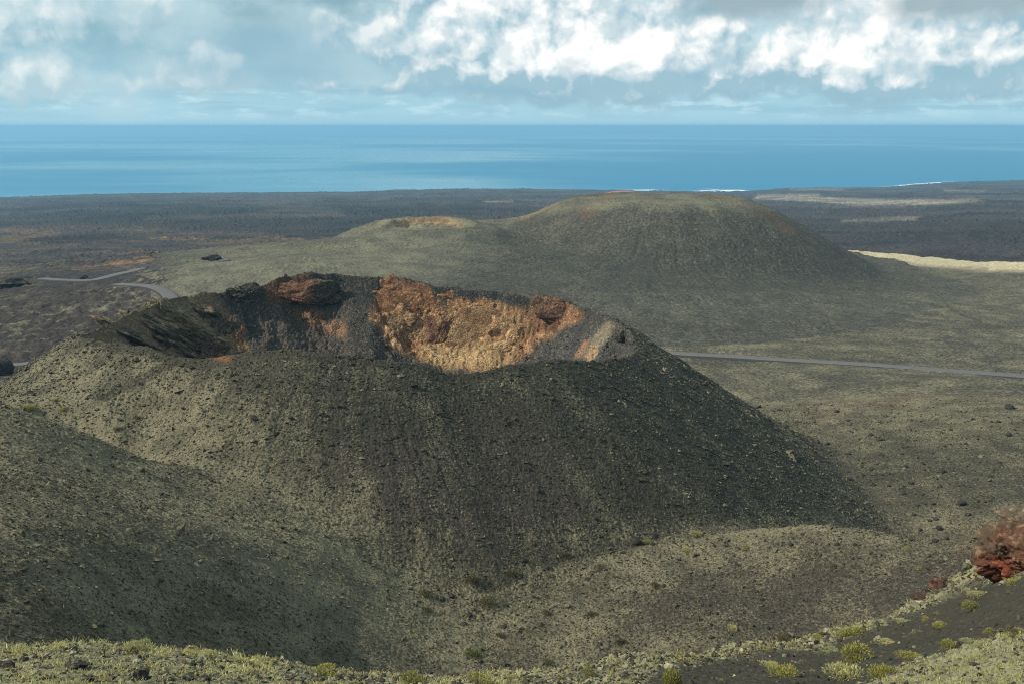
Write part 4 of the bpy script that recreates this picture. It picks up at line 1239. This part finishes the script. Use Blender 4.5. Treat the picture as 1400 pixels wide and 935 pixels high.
G1 = 'shrubs on the near slope'
for (px, py, w, kd, tl, lab) in [
    (925, 940, 46, 'yellow', 1.3, 'round yellow green shrub cut off by the bottom edge, right of the middle'),
    (1176, 903, 46, 'yellow', 1.0, 'largest full green shrub in the middle of the dark lapilli slope'),
    (1166, 869, 34, 'yellow', 1.0, 'shrub on the brow where the pale stony edge meets the dark lapilli slope'),
    (1131, 893, 32, 'pale', .9, 'loose pale shrub left of the largest full green shrub'),
    (1153, 888, 24, 'olive', .8, 'brownish low shrub between the brow shrub and the largest full green shrub'),
    (1117, 875, 20, 'yellow', .7, 'small yellowish shrub on the stony brow left of the lapilli slope'),
    (1067, 926, 42, 'yellow', .9, 'sprawling green shrub alone on dark soil near the bottom edge'),
    (1055, 912, 24, 'pale', .8, 'pale loose shrub just up the slope behind the sprawling green shrub'),
    (1152, 928, 48, 'pale', 1.2, 'tall feathery grey green shrub at the bottom below the largest full green shrub'),
    (1208, 925, 46, 'yellow', 1.1, 'bright yellow green flowering shrub at the edge of the lichen stones'),
    (1248, 900, 34, 'yellow', .8, 'spreading green shrub with gaps above the lichen stones'),
    (1210, 881, 24, 'pale', .7, 'low scattered shrub on bare lapilli right of the largest full green shrub'),
    (1192, 882, 14, 'olive', .8, 'small dry brown shrub touching the low scattered shrub on bare lapilli'),
    (1289, 857, 22, 'yellow', .8, 'low yellow shrub lying alone on bare dark lapilli'),
    (1265, 847, 14, 'yellow', .6, 'flat little yellow shrub up the slope from the lone low yellow shrub'),
    (1233, 850, 18, 'pale', .8, 'pale shrub in the stony strip along the brow'),
    (1331, 834, 26, 'yellow', 1.0, 'upright bushy shrub on bare lapilli under the red outcrop'),
    (1315, 829, 12, 'olive', 1.1, 'small brown shrub beside a dark stone next to the upright bushy shrub'),
    (1340, 815, 24, 'pale', .8, 'pale shrub at the lower end of the lichen strip below the red outcrop'),
    (1322, 809, 22, 'pale', .7, 'pale green shrub inside the lichen strip left of the red outcrop'),
    (1388, 796, 32, 'yellow', .8, 'wide olive yellow shrub under the red outcrop at the right edge'),
    (1348, 866, 20, 'yellow', 1.0, 'thin yellow shrub left of the dark stone pair near the right edge'),
    (1388, 869, 30, 'olive', .9, 'dense brownish shrub at the right edge right of the dark stone pair'),
    (1322, 878, 18, 'pale', 1.1, 'thin pale shrub with bare stems above the lichen stones'),
    (1296, 888, 28, 'yellow', .9, 'yellow shrub hugging the upper edge of the lichen stones'),
    (1344, 886, 30, 'pale', .8, 'grey green cushion shrub at the upper edge of the lichen stones'),
    (1310, 896, 32, 'pale', .7, 'grey green low shrub sunk among the lichen stones'),
    (186, 890, 34, 'pale', 1.2, 'tall pale tuft of shrub on the brow at bottom left'),
    (258, 895, 30, 'pale', .8, 'low pale shrub on the brow right of the tall pale tuft'),
    (284, 898, 30, 'pale', .9, 'spreading pale shrub second right of the tall pale tuft'),
    (318, 904, 24, 'pale', .8, 'small pale cushion shrub at the end of the grassy brow at bottom left'),
    (438, 922, 46, 'yellow', .7, 'low yellowish shrub on the bare brow left of the bottom middle'),
    (560, 936, 50, 'yellow', .8, 'bright low shrub cut by the bottom edge in the middle'),
    (655, 934, 40, 'yellow', .9, 'yellow green shrub on the stony brow right of the bottom middle'),
    (700, 928, 22, 'pale', .7, 'small pale shrub on the stony brow beside the yellow green one'),
    (804, 922, 20, 'yellow', .8, 'small yellow shrub among stones below the mound'),
]: shrub(px, py, w, kd, lab, G1, tall=tl)
for (px, py, w, kd) in [(1202, 867, 9, 'yellow'), (1231, 868, 12, 'olive'), (1248, 867, 10, 'yellow'), (1257, 864, 9, 'pale'), (1282, 840, 10, 'yellow'), (1250, 835, 12, 'yellow'),
                        (1275, 869, 8, 'olive'), (1240, 876, 8, 'olive'), (1000, 905, 12, 'olive'), (970, 908, 10, 'pale'), (1020, 885, 12, 'yellow'), (1085, 882, 12, 'yellow'), (1098, 905, 10, 'yellow'),
                        (880, 915, 12, 'olive'), (860, 930, 12, 'yellow'), (1012, 925, 14, 'olive'), (985, 930, 12, 'yellow'), (830, 905, 12, 'pale'), (770, 928, 12, 'yellow'), (1110, 918, 10, 'pale'),
                        (1365, 815, 10, 'olive'), (1300, 818, 10, 'pale'), (1280, 825, 10, 'yellow'), (1180, 918, 10, 'olive')]:
    shrub(px, py, w, kd, 'tiny low shrub dotted over the near lapilli slope or its stony brow', 'tiny shrubs on the near slope', parts=False, tall=.8)

G2 = 'shrubs on the valley floor and mound'
for (px, py, w, kd, tl, lab) in [
    (582, 815, 24, 'olive', 1.0, 'dark olive bush at the left edge of the valley floor bushes'),
    (584, 836, 19, 'olive', .9, 'brownish bush straight below the leftmost dark olive bush in the valley'),
    (648, 794, 28, 'olive', .9, 'wide olive bush at the foot of the crater hill, left of a rounder one'),
    (700, 785, 22, 'olive', 1.0, 'round brownish bush at the foot of the crater hill'),
    (667, 825, 31, 'olive', .9, 'widest olive bush in the middle of the valley floor'),
    (648, 896, 26, 'green', .8, 'green bush low in the valley just above the brow'),
    (771, 760, 15, 'olive', 1.1, 'bush highest up where the mound meets the crater hill'),
    (748, 840, 18, 'olive', .9, 'greenish bush alone right of the widest olive bush'),
    (809, 841, 17, 'olive', .9, 'olive bush on the lower mound right of the lone greenish one'),
    (684, 870, 16, 'olive', .9, 'grey olive bush below the widest olive bush'),
    (749, 906, 20, 'olive', .9, 'olive bush on the lower mound just above the stony brow'),
    (820, 774, 26, 'olive', .5, 'flat spread out dark bush on the upper left of the mound'),
    (896, 802, 18, 'olive', 1.0, 'olive bush in the middle left of the mound face'),
    (851, 879, 20, 'olive', 1.0, 'yellowish bush near the bottom of the mound'),
    (1001, 861, 16, 'pale', 1.3, 'pale dry upright bush low on the dark side of the mound'),
    (1071, 875, 24, 'olive', .9, 'wide brown bush just above the brow at the dark side of the mound'),
    (953, 733, 20, 'yellow', .6, 'bright yellowish bush on the crest of the mound'),
    (884, 742, 16, 'yellow', .8, 'yellowish bush beside a dark boulder at the left end of the mound crest'),
    (940, 752, 20, 'yellow', .5, 'low yellowish bush just under the mound crest'),
    (1019, 751, 13, 'yellow', .8, 'yellow bush under the mound crest toward its top'),
]: shrub(px, py, w, kd, lab, G2, tall=tl, rmin=75)
for (px, py, w, kd) in [(612, 804, 13, 'olive'), (611, 853, 13, 'olive'), (625, 909, 16, 'green'), (792, 879, 12, 'green'), (715, 830, 12, 'olive'), (735, 819, 10, 'olive'), (747, 816, 9, 'olive'),
                        (660, 848, 9, 'olive'), (566, 866, 15, 'olive'), (722, 864, 14, 'olive'), (799, 793, 12, 'olive'), (700, 898, 16, 'green'), (1014, 739, 10, 'yellow'), (911, 772, 12, 'olive'),
                        (1104, 724, 10, 'yellow'), (867, 789, 14, 'olive'), (930, 819, 12, 'olive'), (848, 828, 13, 'olive'), (1075, 762, 12, 'yellow'), (972, 827, 7, 'olive'), (1098, 786, 11, 'olive'),
                        (957, 862, 14, 'olive'), (1011, 783, 12, 'olive'), (1240, 752, 14, 'yellow'), (1255, 778, 14, 'yellow'), (1150, 760, 9, 'yellow'), (1000, 812, 8, 'olive'), (695, 842, 9, 'olive'),
                        (770, 852, 9, 'olive'), (640, 872, 9, 'olive'), (600, 880, 10, 'olive'), (780, 800, 9, 'olive'), (830, 808, 9, 'olive')]:
    shrub(px, py, w, kd, 'little dull bush dotted over the valley floor or the mound', 'little bushes on the valley floor and mound', parts=False, tall=.9, rmin=75)

G3 = 'bushes on the pale saddle at the left'
for (px, py, w, kd, lab) in [
    (38, 560, 24, 'yellow', 'widest yellow green bush on the pale saddle at the left edge'),
    (86, 559, 15, 'yellow', 'yellow bush on the pale saddle right beside the dark footpath line'),
    (77, 547, 11, 'yellow', 'yellow green bush on the pale saddle up the slope from the one by the path'),
    (161, 586, 17, 'olive', 'olive bush on the lower pale saddle right of the path'),
    (190, 571, 14, 'olive', 'olive bush rightmost of the ones on the pale saddle')]:
    shrub(px, py, w, kd, lab, G3, rmin=120, tall=.7)
for (px, py, w, kd) in [(68, 533, 8, 'yellow'), (10, 540, 9, 'yellow'), (107, 570, 13, 'pale'), (183, 554, 9, 'olive'), (50, 572, 10, 'pale'), (120, 580, 12, 'pale'), (145, 574, 10, 'olive')]:
    shrub(px, py, w, kd, 'little bush dotted on the pale saddle left of the crater hill', 'little bushes on the pale saddle', parts=False, tall=.7, rmin=120)
G4 = 'bushes on the rounded hill'
for (px, py, w, kd, lab) in [
    (798, 322, 10, 'yellow', 'largest yellow bush on the rounded hill, under its reddish streak'),
    (901, 336, 9, 'olive', 'round brown bush low in the middle of the rounded hill, apart from others'),
    (740, 332, 8, 'yellow', 'left bush of the touching pair on the left of the rounded hill'),
    (747, 336, 7, 'olive', 'right bush of the touching pair on the left of the rounded hill'),
    (687, 363, 8, 'green', 'bright green bush lowest and leftmost on the rounded hill'),
    (951, 316, 8, 'yellow', 'lowest bush of the cluster right of the middle of the rounded hill'),
    (911, 313, 7, 'olive', 'bush between the round brown bush and the hill top')]:
    shrub(px, py, w, kd, lab, G4, parts=False, rmin=430)
for (px, py, w, kd) in [(778, 325, 5, 'pale'), (939, 307, 7, 'yellow'), (951, 307, 5, 'yellow'), (948, 299, 6, 'olive'), (899, 300, 5, 'olive'), (982, 289, 7, 'yellow'), (1005, 305, 5, 'yellow'),
                        (1018, 296, 5, 'yellow'), (876, 277, 6, 'olive'), (708, 298, 7, 'green'), (990, 298, 4, 'olive'), (1095, 312, 4, 'yellow'), (1052, 290, 4, 'yellow')]:
    shrub(px, py, w, kd, 'tiny bush dotted high on the rounded hill', 'tiny bushes high on the rounded hill', parts=False, rmin=430)

# low herbs and dry grass between the stones of the near slope (uncountable)
def tufts(name, n, mask, weight, mat, hgt, label, per=26, flower=0.0):
    k = pick(mask, n, weight)
    base_ = np.stack([X.ravel()[k] + rng.normal(0, .06, n), Y.ravel()[k] + rng.normal(0, .06, n), np.zeros(n)], -1)
    base_[:, 2] = ground(base_[:, 0], base_[:, 1]) + CZ - .01
    s = hgt * np.exp(rng.normal(0, .28, n)) * np.clip(R2.ravel()[k] / 24, .65, 1.7)
    S = np.repeat(base_, per, 0) + rng.normal(0, 1, (n * per, 3)) * np.repeat(s, per)[:, None] * np.array((.55, .55, .05))
    D = rng.normal(0, .55, (n * per, 3)); D[:, 2] = np.abs(D[:, 2]) + .3; D /= np.linalg.norm(D, axis=1, keepdims=True)
    E = S + D * np.repeat(s, per)[:, None] * rng.uniform(.4, 1.1, (n * per, 1))
    V, F_, t = blades(S, E, np.repeat(s, per) * rng.uniform(.05, .12, n * per), rng.beta(2, 2, n * per))
    o = bpy.data.objects.new(name, tone_mesh(name, V, F_, t, mat)); C.objects.link(o)
    tag(o, label, 'herbs', kind='stuff')


lefts = fm & (PX < 720); PXf, PYf = project(X, Y, H)
wl = AREA / np.clip(R2, 9, None) ** 1.5 * np.clip(.15 + sstep(-.1, .35, fbm(X / 1.8, Y / 1.8, 3, 301)), 0, 1)
tufts('herb_carpet', int(7500), lefts & (PX < 380) | (lefts & (PX >= 380) & (fbm(X / 1.5, Y / 1.5, 2, 305) > .05)), wl, M_PALE, .10, 'pale green low herbs growing between stones on the brow at bottom left')
rights = fm & (PX >= 1120) & (LICH > .6)
tufts('lichen_tufts', 4600, rights & (fbm(X / .9, Y / .9, 3, 307) > -.02), wl, M_PALE, .080, 'pale crusty lichen tufts and herbs covering the bottom right corner')
tufts('sparse_herbs', 2800, fm & (PX > 700) & (LICH > .35), wl, M_YELLOW, .080, 'sparse yellow green herbs along the stony brow of the near slope')
tufts('yellow_flowers', 520, fm & ((PX > 1180) | (PX < 330)) & (LICH > .45), wl, M_FLOWER, .022, 'tiny yellow flowers scattered in the herbs of the near slope', per=6)

# ----------------------------------------------------------------------------
# rocks
# ----------------------------------------------------------------------------
def rock_mesh(name, sub, seed, mat, rockc=(.035, .033, .03), lich=.3, squash=.65, rough=.34, toplich=.5, lfun=None):
    v, f = ico(sub); s = seed * 13.7
    n3 = lambda a, b, k_: fbm(a * k_ + s, b * k_ - s, 4, seed)
    from mathutils import noise as mn, Vector
    off = Vector((s, -s, s * .5))
    if sub >= 3:
        rp = np.random.default_rng(seed + 500)
        for _ in range(22):
            nn = rp.normal(0, 1, 3); nn /= np.linalg.norm(nn); dd_ = rp.uniform(.62, .93)
            ex_ = np.clip(v @ nn - dd_, 0, None); v = v - ex_[:, None] * nn
    base_r = v.copy()
    dis = np.empty(len(v)); crev = np.zeros(len(v))
    for q_, co in enumerate(v):
        c_ = Vector(co) + off
        b_ = mn.fractal(c_ * 1.25, 1.0, 2.1, 5)
        f_ = 0.0
        if sub >= 4:
            dd = mn.voronoi(c_ * 2.6 + Vector((b_, b_, -b_)) * .35)[0]; f_ = math.exp(-(dd[1] - dd[0]) * 9)
            dd = mn.voronoi(c_ * 6.5)[0]; f_ = f_ * .8 + .45 * math.exp(-(dd[1] - dd[0]) * 8)
            f_ += .12 * (mn.noise(c_ * 14) + .5 * mn.noise(c_ * 29))
        dis[q_] = 1 + rough * (b_ * .60 - .17 * f_); crev[q_] = f_
    v = v * dis[:, None] * np.array((1, 1, squash))
    me = mesh_from(name, v, f, mat, sub >= 3)
    a = me.attributes.new('rock', 'FLOAT_COLOR', 'POINT')
    cc = np.tile(np.array(rockc), (len(v), 1)) * (1 + .5 * n3(v[:, 0], v[:, 1] + v[:, 2], 3.0))[:, None]
    if lfun: cc = lfun(v, cc)
    a.data.foreach_set('color', np.c_[cc, np.ones(len(v))].astype(np.float32).ravel())
    l = np.clip(lich + toplich * (v[:, 2] / squash) + .3 * n3(v[:, 0], v[:, 1], 2.0), 0, 1)
    a = me.attributes.new('lichen', 'FLOAT', 'POINT'); a.data.foreach_set('value', l.astype(np.float32))
    return me


B_DARK = [rock_mesh('boulder_dark', 2, 3 + q, M_MID, lich=.0, toplich=.12) for q in range(4)]
B_PALE = [rock_mesh('boulder_pale', 2, 13 + q, M_MID, rockc=(.10, .09, .075), lich=.45) for q in range(2)]
N_DARK = [rock_mesh('near_rock_dark', 4, 23 + q, M_FORE, lich=.05, toplich=.55, rough=.42) for q in range(4)]
N_BARE = [rock_mesh('near_rock_bare', 3, 33 + q, M_FORE, lich=.0, toplich=.12, rough=.4) for q in range(3)]


def rock(px, py, wpx, meshes, label, group, name='boulder', sz=1.0, rmin=3, sink=.25, cat='boulder'):
    p, d = place(px, py, rmin); w = wpx / FPX * d * .5
    o = bpy.data.objects.new(name, meshes[int(rng.integers(0, len(meshes)))]); C.objects.link(o)
    o.location = (p[0], p[1], p[2] + CZ + w * (.55 - sink) * sz); o.rotation_euler = (float(rng.normal(0, .2)), float(rng.normal(0, .2)), float(rng.uniform(0, 6.28)))
    o.scale = (w * float(rng.uniform(.9, 1.15)), w * float(rng.uniform(.8, 1.1)), w * sz)
    tag(o, label, cat, group); return o


GP = 'boulders on the plain right of the crater hill'
for (px, py, w, lab) in [(1315, 689, 11, 'widest dark boulder on the plain right of the crater hill foot'), (1289, 646, 9, 'dark boulder alone in the middle of the smooth plain right of the crater hill'),
                         (1284, 723, 9, 'dark boulder nearest the right end of the mound'), (1380, 558, 11, 'big dark lump near the right edge just below the road'),
                         (1379, 595, 8, 'dark boulder near the right edge at the end of a thin track')]:
    rock(px, py, w, B_DARK, lab, GP, rmin=170)
for (px, py, w) in [(1118, 605, 6), (1131, 607, 6), (1190, 595, 6), (1160, 621, 6), (1204, 622, 6), (1239, 638, 6), (1191, 642, 7), (1245, 661, 8), (1235, 675, 6), (1255, 691, 6), (1276, 689, 6),
                    (1265, 689, 4), (1323, 704, 7), (1249, 704, 6), (1279, 710, 7), (1271, 712, 5), (1320, 607, 5), (1144, 563, 7), (1206, 649, 5), (1200, 635, 5), (1216, 648, 5), (1233, 621, 5), (1354, 652, 6),
                    (1278, 740, 7), (1294, 736, 6), (1258, 725, 6), (1180, 650, 5), (1195, 663, 5), (1215, 664, 5), (1292, 610, 4), (1160, 575, 5), (1300, 588, 5), (1365, 577, 6), (1330, 573, 5)]:
    rock(px, py, w, B_DARK, 'small dark boulder strewn on the plain right of the crater hill', 'small boulders on the plain right of the crater hill', rmin=170)
GV = 'boulders in the valley'
for (px, py, w, ms, lab) in [(605, 819, 8, B_DARK, 'left black boulder of the touching pair beside the leftmost valley bushes'), (618, 815, 8, B_DARK, 'right black boulder of the pair beside the leftmost valley bushes'),
                             (642, 841, 9, B_DARK, 'black boulder in the valley under the pair of black boulders'), (634, 854, 9, B_DARK, 'lowest black boulder of the four on the valley floor'),
                             (716, 767, 10, B_DARK, 'dark slab at the foot of the crater hill above the round brownish bush'), (748, 776, 7, B_DARK, 'dark boulder right of the slab at the crater hill foot'),
                             (776, 829, 9, B_PALE, 'pale boulder on the lower left of the mound'), (870, 742, 13, B_DARK, 'big dark boulder at the left end of the mound crest'),
                             (1081, 745, 7, B_DARK, 'dark boulder high on the mound near its top'), (1042, 820, 7, B_DARK, 'brownish boulder in the middle of the dark side of the mound'),
                             (1050, 859, 7, B_DARK, 'dark boulder low on the mound above the brow'), (91, 886, 13, B_DARK, 'black boulder at the foot of the shaded hillside just above the grassy brow'),
                             (123, 622, 6, B_DARK, 'small black upright stone on the upper shaded hillside')]:
    rock(px, py, w, ms, lab, GV, rmin=75)
GN = 'rocks on the near slope'
for (px, py, w, ms, sz, lab) in [(104, 914, 30, N_DARK, .85, 'long lichen topped rock in the grass at bottom left'), (190, 930, 36, N_DARK, .9, 'biggest dark rock on the bottom edge at the left'),
                                 (8, 912, 20, N_BARE, .8, 'black rock in the left bottom corner'), (152, 930, 14, N_DARK, .9, 'rounded dark rock left of the biggest dark rock'),
                                 (116, 932, 24, N_DARK, .6, 'flat dark rock below the long lichen topped rock'), (137, 896, 12, N_DARK, .7, 'brown rock in the grass above the long lichen topped rock'),
                                 (278, 930, 20, N_DARK, .7, 'dark rock at the bottom right of the grassy brow'), (220, 913, 8, N_BARE, .8, 'small black stone in pale herbs right of the tall tuft'),
                                 (1372, 863, 15, N_DARK, .6, 'dark pale topped rock of the stone pair near the right edge'), (1362, 855, 9, N_BARE, .6, 'smaller dark rock of the stone pair near the right edge'),
                                 (950, 892, 9, N_BARE, .9, 'left black stone of the touching pair on the stony brow'), (958, 893, 8, N_BARE, .9, 'right black stone of the touching pair on the stony brow'),
                                 (884, 913, 9, N_BARE, .8, 'dark stone on the brow above the round bottom shrub'), (893, 918, 8, N_DARK, .8, 'rock below the dark stone above the round bottom shrub'),
                                 (1135, 855, 10, N_BARE, .8, 'dark stone just beyond the brow beside the brow shrub'), (1083, 870, 8, N_DARK, .9, 'pale round stone on the brow line'),
                                 (1041, 879, 8, N_DARK, .9, 'reddish stone on the brow line left of the pale round stone')]:
    rock(px, py, w, ms, lab, GN, name='rock', sz=sz, cat='rock')
for (px, py, w) in [(860, 905, 6), (905, 903, 6), (925, 900, 6), (975, 897, 6), (1000, 893, 6), (1060, 888, 6), (840, 917, 7), (815, 925, 7), (1290, 872, 4), (1240, 885, 4), (1275, 880, 4), (1310, 862, 4),
                    (1345, 845, 4), (1380, 835, 5), (1330, 850, 4), (1265, 895, 5), (870, 922, 6), (900, 925, 6), (340, 920, 7), (395, 926, 6), (480, 930, 6), (60, 900, 7), (250, 915, 7), (300, 915, 6)]:
    rock(px, py, w, N_BARE, 'little dark stone lying on the near slope', 'little stones on the near slope', name='rock', sz=.8, cat='rock')


# crags standing out of the inner crater wall: parts of the crater hill
def crag(px, py, wpx, hpx, dm, seed, cfun, lich=.12, rough=.62, push=.0, sub=6, lean=0.0):
    a, s_ = ray(px, py); k_ = np.interp(float(a), AZ, np.arange(NC)); i_ = int(k_)
    z = H[:, i_]; ok = (RR > CY + 2 if px > 330 else RR > 200) & (z >= RR * float(s_))
    r_ = float(RR[np.argmax(ok)]) + push + .9; dm = dm * .8
    sc_ = r_ / FPX * 1.02
    me = rock_mesh('rim_crag', sub, seed, M_WALL, rockc=(1, 1, 1), lich=lich, toplich=.12, squash=1.0, rough=rough, lfun=cfun)
    o = bpy.data.objects.new('rim_crag', me); C.objects.link(o); o.parent = LAND['crater_hill']
    o.location = (r_ * sin(float(a)), r_ * cos(float(a)), r_ * float(s_) + CZ)
    o.scale = (wpx * sc_ * .50, dm * 1.15, hpx * sc_ * .52); o.rotation_euler = (radians(-14), radians(lean), -float(a))


def tones(c1, c2, seed, k_=1.6):
    c1 = np.array(c1); c2 = np.array(c2)
    def f(v, cc):
        w = sstep(-.25, .35, fbm(v[:, 0] * k_ + seed, v[:, 2] * k_ - v[:, 1], 4, seed))[:, None]
        sp_ = np.clip(1 + 1.1 * fbm(v[:, 0] * 6, v[:, 2] * 6 + v[:, 1] * 4, 3, seed + 5), .35, 1.7)[:, None]
        return (c1 * (1 - w) + c2 * w) * sp_
    return f


def peak_col(v, cc):
    w = sstep(-.05, .2, v[:, 0] + .25 * fbm(v[:, 0] * 2, v[:, 2] * 2, 3, 91))[:, None]
    return (np.array((.125, .062, .038)) * (1 - w) + np.array((.05, .042, .032)) * w) * np.clip(1 + fbm(v[:, 0] * 6, v[:, 2] * 6, 3, 93), .4, 1.7)[:, None]


crag(425, 402, 122, 48, 4.2, 41, peak_col, rough=.6, lean=6)
crag(332, 404, 56, 32, 4.0, 42, tones((.045, .042, .033), (.07, .058, .042), 42))
crag(236, 436, 120, 46, 5.0, 43, tones((.10, .08, .052), (.17, .13, .08), 43), lich=.3, lean=28)
for cx_, cy_, cw_, ch_, q_ in [(172, 456, 92, 17, 61), (208, 443, 110, 18, 62), (243, 432, 96, 20, 63), (262, 455, 120, 20, 64), (285, 430, 80, 22, 65), (225, 468, 90, 14, 66), (300, 470, 70, 16, 67)]:
    crag(cx_, cy_, cw_, ch_ * 1.15, 3.6, q_, tones((.06, .05, .036), (.24, .175, .105), q_, 2.5), lich=.18, lean=31, rough=.8, sub=5)
crag(312, 452, 46, 56, 3.2, 44, tones((.09, .058, .038), (.065, .055, .04), 44), lich=.25, lean=35)
crag(762, 426, 98, 44, 2.5, 45, tones((.13, .072, .045), (.085, .052, .038), 45), lean=15)
crag(556, 424, 96, 74, 2.6, 46, tones((.16, .075, .04), (.22, .12, .06), 46))
crag(604, 462, 60, 60, 2.6, 47, tones((.11, .05, .035), (.23, .14, .075), 47), lean=-20)
crag(664, 452, 120, 80, 1.9, 48, tones((.26, .165, .09), (.20, .11, .058), 48), rough=.5)
crag(852, 463, 26, 26, 2.4, 49, tones((.04, .036, .03), (.06, .05, .038), 49))
crag(290, 478, 56, 24, 2.0, 54, tones((.085, .04, .03), (.06, .045, .033), 54, 2.2), lich=.15, lean=20)
crag(328, 464, 32, 42, 2.0, 55, tones((.15, .085, .05), (.09, .06, .04), 55, 2.2), lich=.2, lean=35)
rg = np.random.default_rng(11)
OW = np.array([(520, 405), (545, 392), (590, 398), (640, 410), (700, 424), (745, 440), (735, 470), (690, 496), (620, 500), (575, 482), (540, 450)], float)
q_ = 70
while q_ < 92:
    cx_, cy_ = rg.uniform(515, 750), rg.uniform(395, 498)
    if not inpoly(np.array([cx_]), np.array([cy_]), OW)[0]: continue
    low_ = np.clip((cy_ - 400) / 90, 0, 1)
    c1 = np.array((.17, .075, .04)) * (1 - low_) + np.array((.31, .205, .105)) * low_; c2 = np.array((.24, .13, .066)) * (1 - low_) + np.array((.40, .275, .145)) * low_
    crag(cx_, cy_, rg.uniform(26, 60), rg.uniform(20, 46), rg.uniform(1.3, 2.0), q_, tones(c1, c2, q_, 2.5), lich=.0, rough=.85, sub=5, lean=float(rg.uniform(-35, 35)))
    q_ += 1
crag(430, 436, 40, 26, 1.6, 51, tones((.12, .068, .042), (.08, .055, .04), 51), rough=.6)
crag(462, 456, 26, 22, 1.4, 52, tones((.17, .10, .06), (.12, .07, .045), 52), rough=.6)


# red outcrop at the right edge
def red_face(v, cc):
    w = sstep(.95, .45, v[:, 2]) * sstep(.55, .0, v[:, 1]) * np.clip(.55 + fbm(v[:, 0] * 2.2, v[:, 2] * 2.2, 3, 77) * 1.4, 0, 1)
    return cc * (1 - w[:, None]) + np.array((.165, .048, .028)) * w[:, None]


def outcrop(px, py, wm, hm, dm, seed, rockc, lich, toplich, label, name, mat, sub=5, rmin=3, lfun=None, rot=0.0, sink=.3, rough=.5):
    p, d = place(px, py, rmin)
    me = rock_mesh(name, sub, seed, mat, rockc=rockc, lich=lich, toplich=toplich, squash=1.0, rough=rough, lfun=lfun)
    o = bpy.data.objects.new(name, me); C.objects.link(o)
    o.location = (p[0], p[1], p[2] + CZ + hm * (1 - 2 * sink) * .5); o.scale = (wm * .5, dm * .5, hm * .5); o.rotation_euler = (0, 0, rot)
    tag(o, label, 'outcrop'); return o


outcrop(1406, 768, 3.7, 3.6, 3.4, 5, (.095, .068, .045), .0, .22, 'big rust red lava outcrop with a browner top at the right edge', 'rock_outcrop', M_ROCK, sub=6, lfun=red_face, sink=.42, rough=.8)
outcrop(1264, 818, 1.5, .75, 1.1, 6, (.06, .038, .032), .12, .30, 'dark maroon lava knob on the brow at the lower end of the stony strip', 'rock_outcrop', M_ROCK, sub=4)
outcrop(1285, 803, 1.1, .8, 1.0, 8, (.085, .042, .034), .12, .25, 'reddish lava knob on the brow between the maroon knob and the red outcrop', 'rock_outcrop', M_ROCK, sub=4)
outcrop(1322, 780, .9, .7, .9, 9, (.05, .045, .04), .30, .45, 'grey lichen covered knob on the brow left of the red outcrop', 'rock_outcrop', M_ROCK, sub=4)
for (px, py, w_, h_, sd_, lab) in [(1376, 724, 2.0, 1.1, 32, 'tan lichen crusted knob on the brow directly above the red outcrop'),
                                   (1402, 704, 3.0, 1.5, 33, 'topmost tan stony knob where the brow meets the right edge'), (1345, 764, .9, .6, 34, 'small tan knob on the brow at the lower left of the red outcrop')]:
    outcrop(px, py + 8, w_, h_, w_, sd_, (.13, .10, .068), .0, .20, lab, 'rock_outcrop', M_ROCK, sub=4, rmin=20, sink=.4, rough=.6)
outcrop(2, 512, 10, 9, 8, 12, (.035, .03, .03), .02, .1, 'dark lava outcrop cut by the left edge behind the pale saddle', 'lava_outcrop', M_MID, sub=5, rmin=195)
outcrop(115, 381, 5.5, 2.6, 4, 14, (.02, .021, .021), .0, .05, 'small black lava lump beside the bend of the far road', 'lava_outcrop', M_LAVA, sub=3, rmin=335)
outcrop(292, 356, 12, 4.5, 8, 15, (.03, .028, .027), .05, .1, 'dark lava heap hiding the far end of the road glimpse', 'lava_outcrop', M_LAVA, sub=4, rmin=335)
outcrop(12, 392, 34, 8, 16, 16, (.040, .033, .028), .15, .2, 'wide rugged brown lava heap at the left edge where the road begins', 'lava_outcrop', M_LAVA, sub=5, rmin=335, rough=.7)
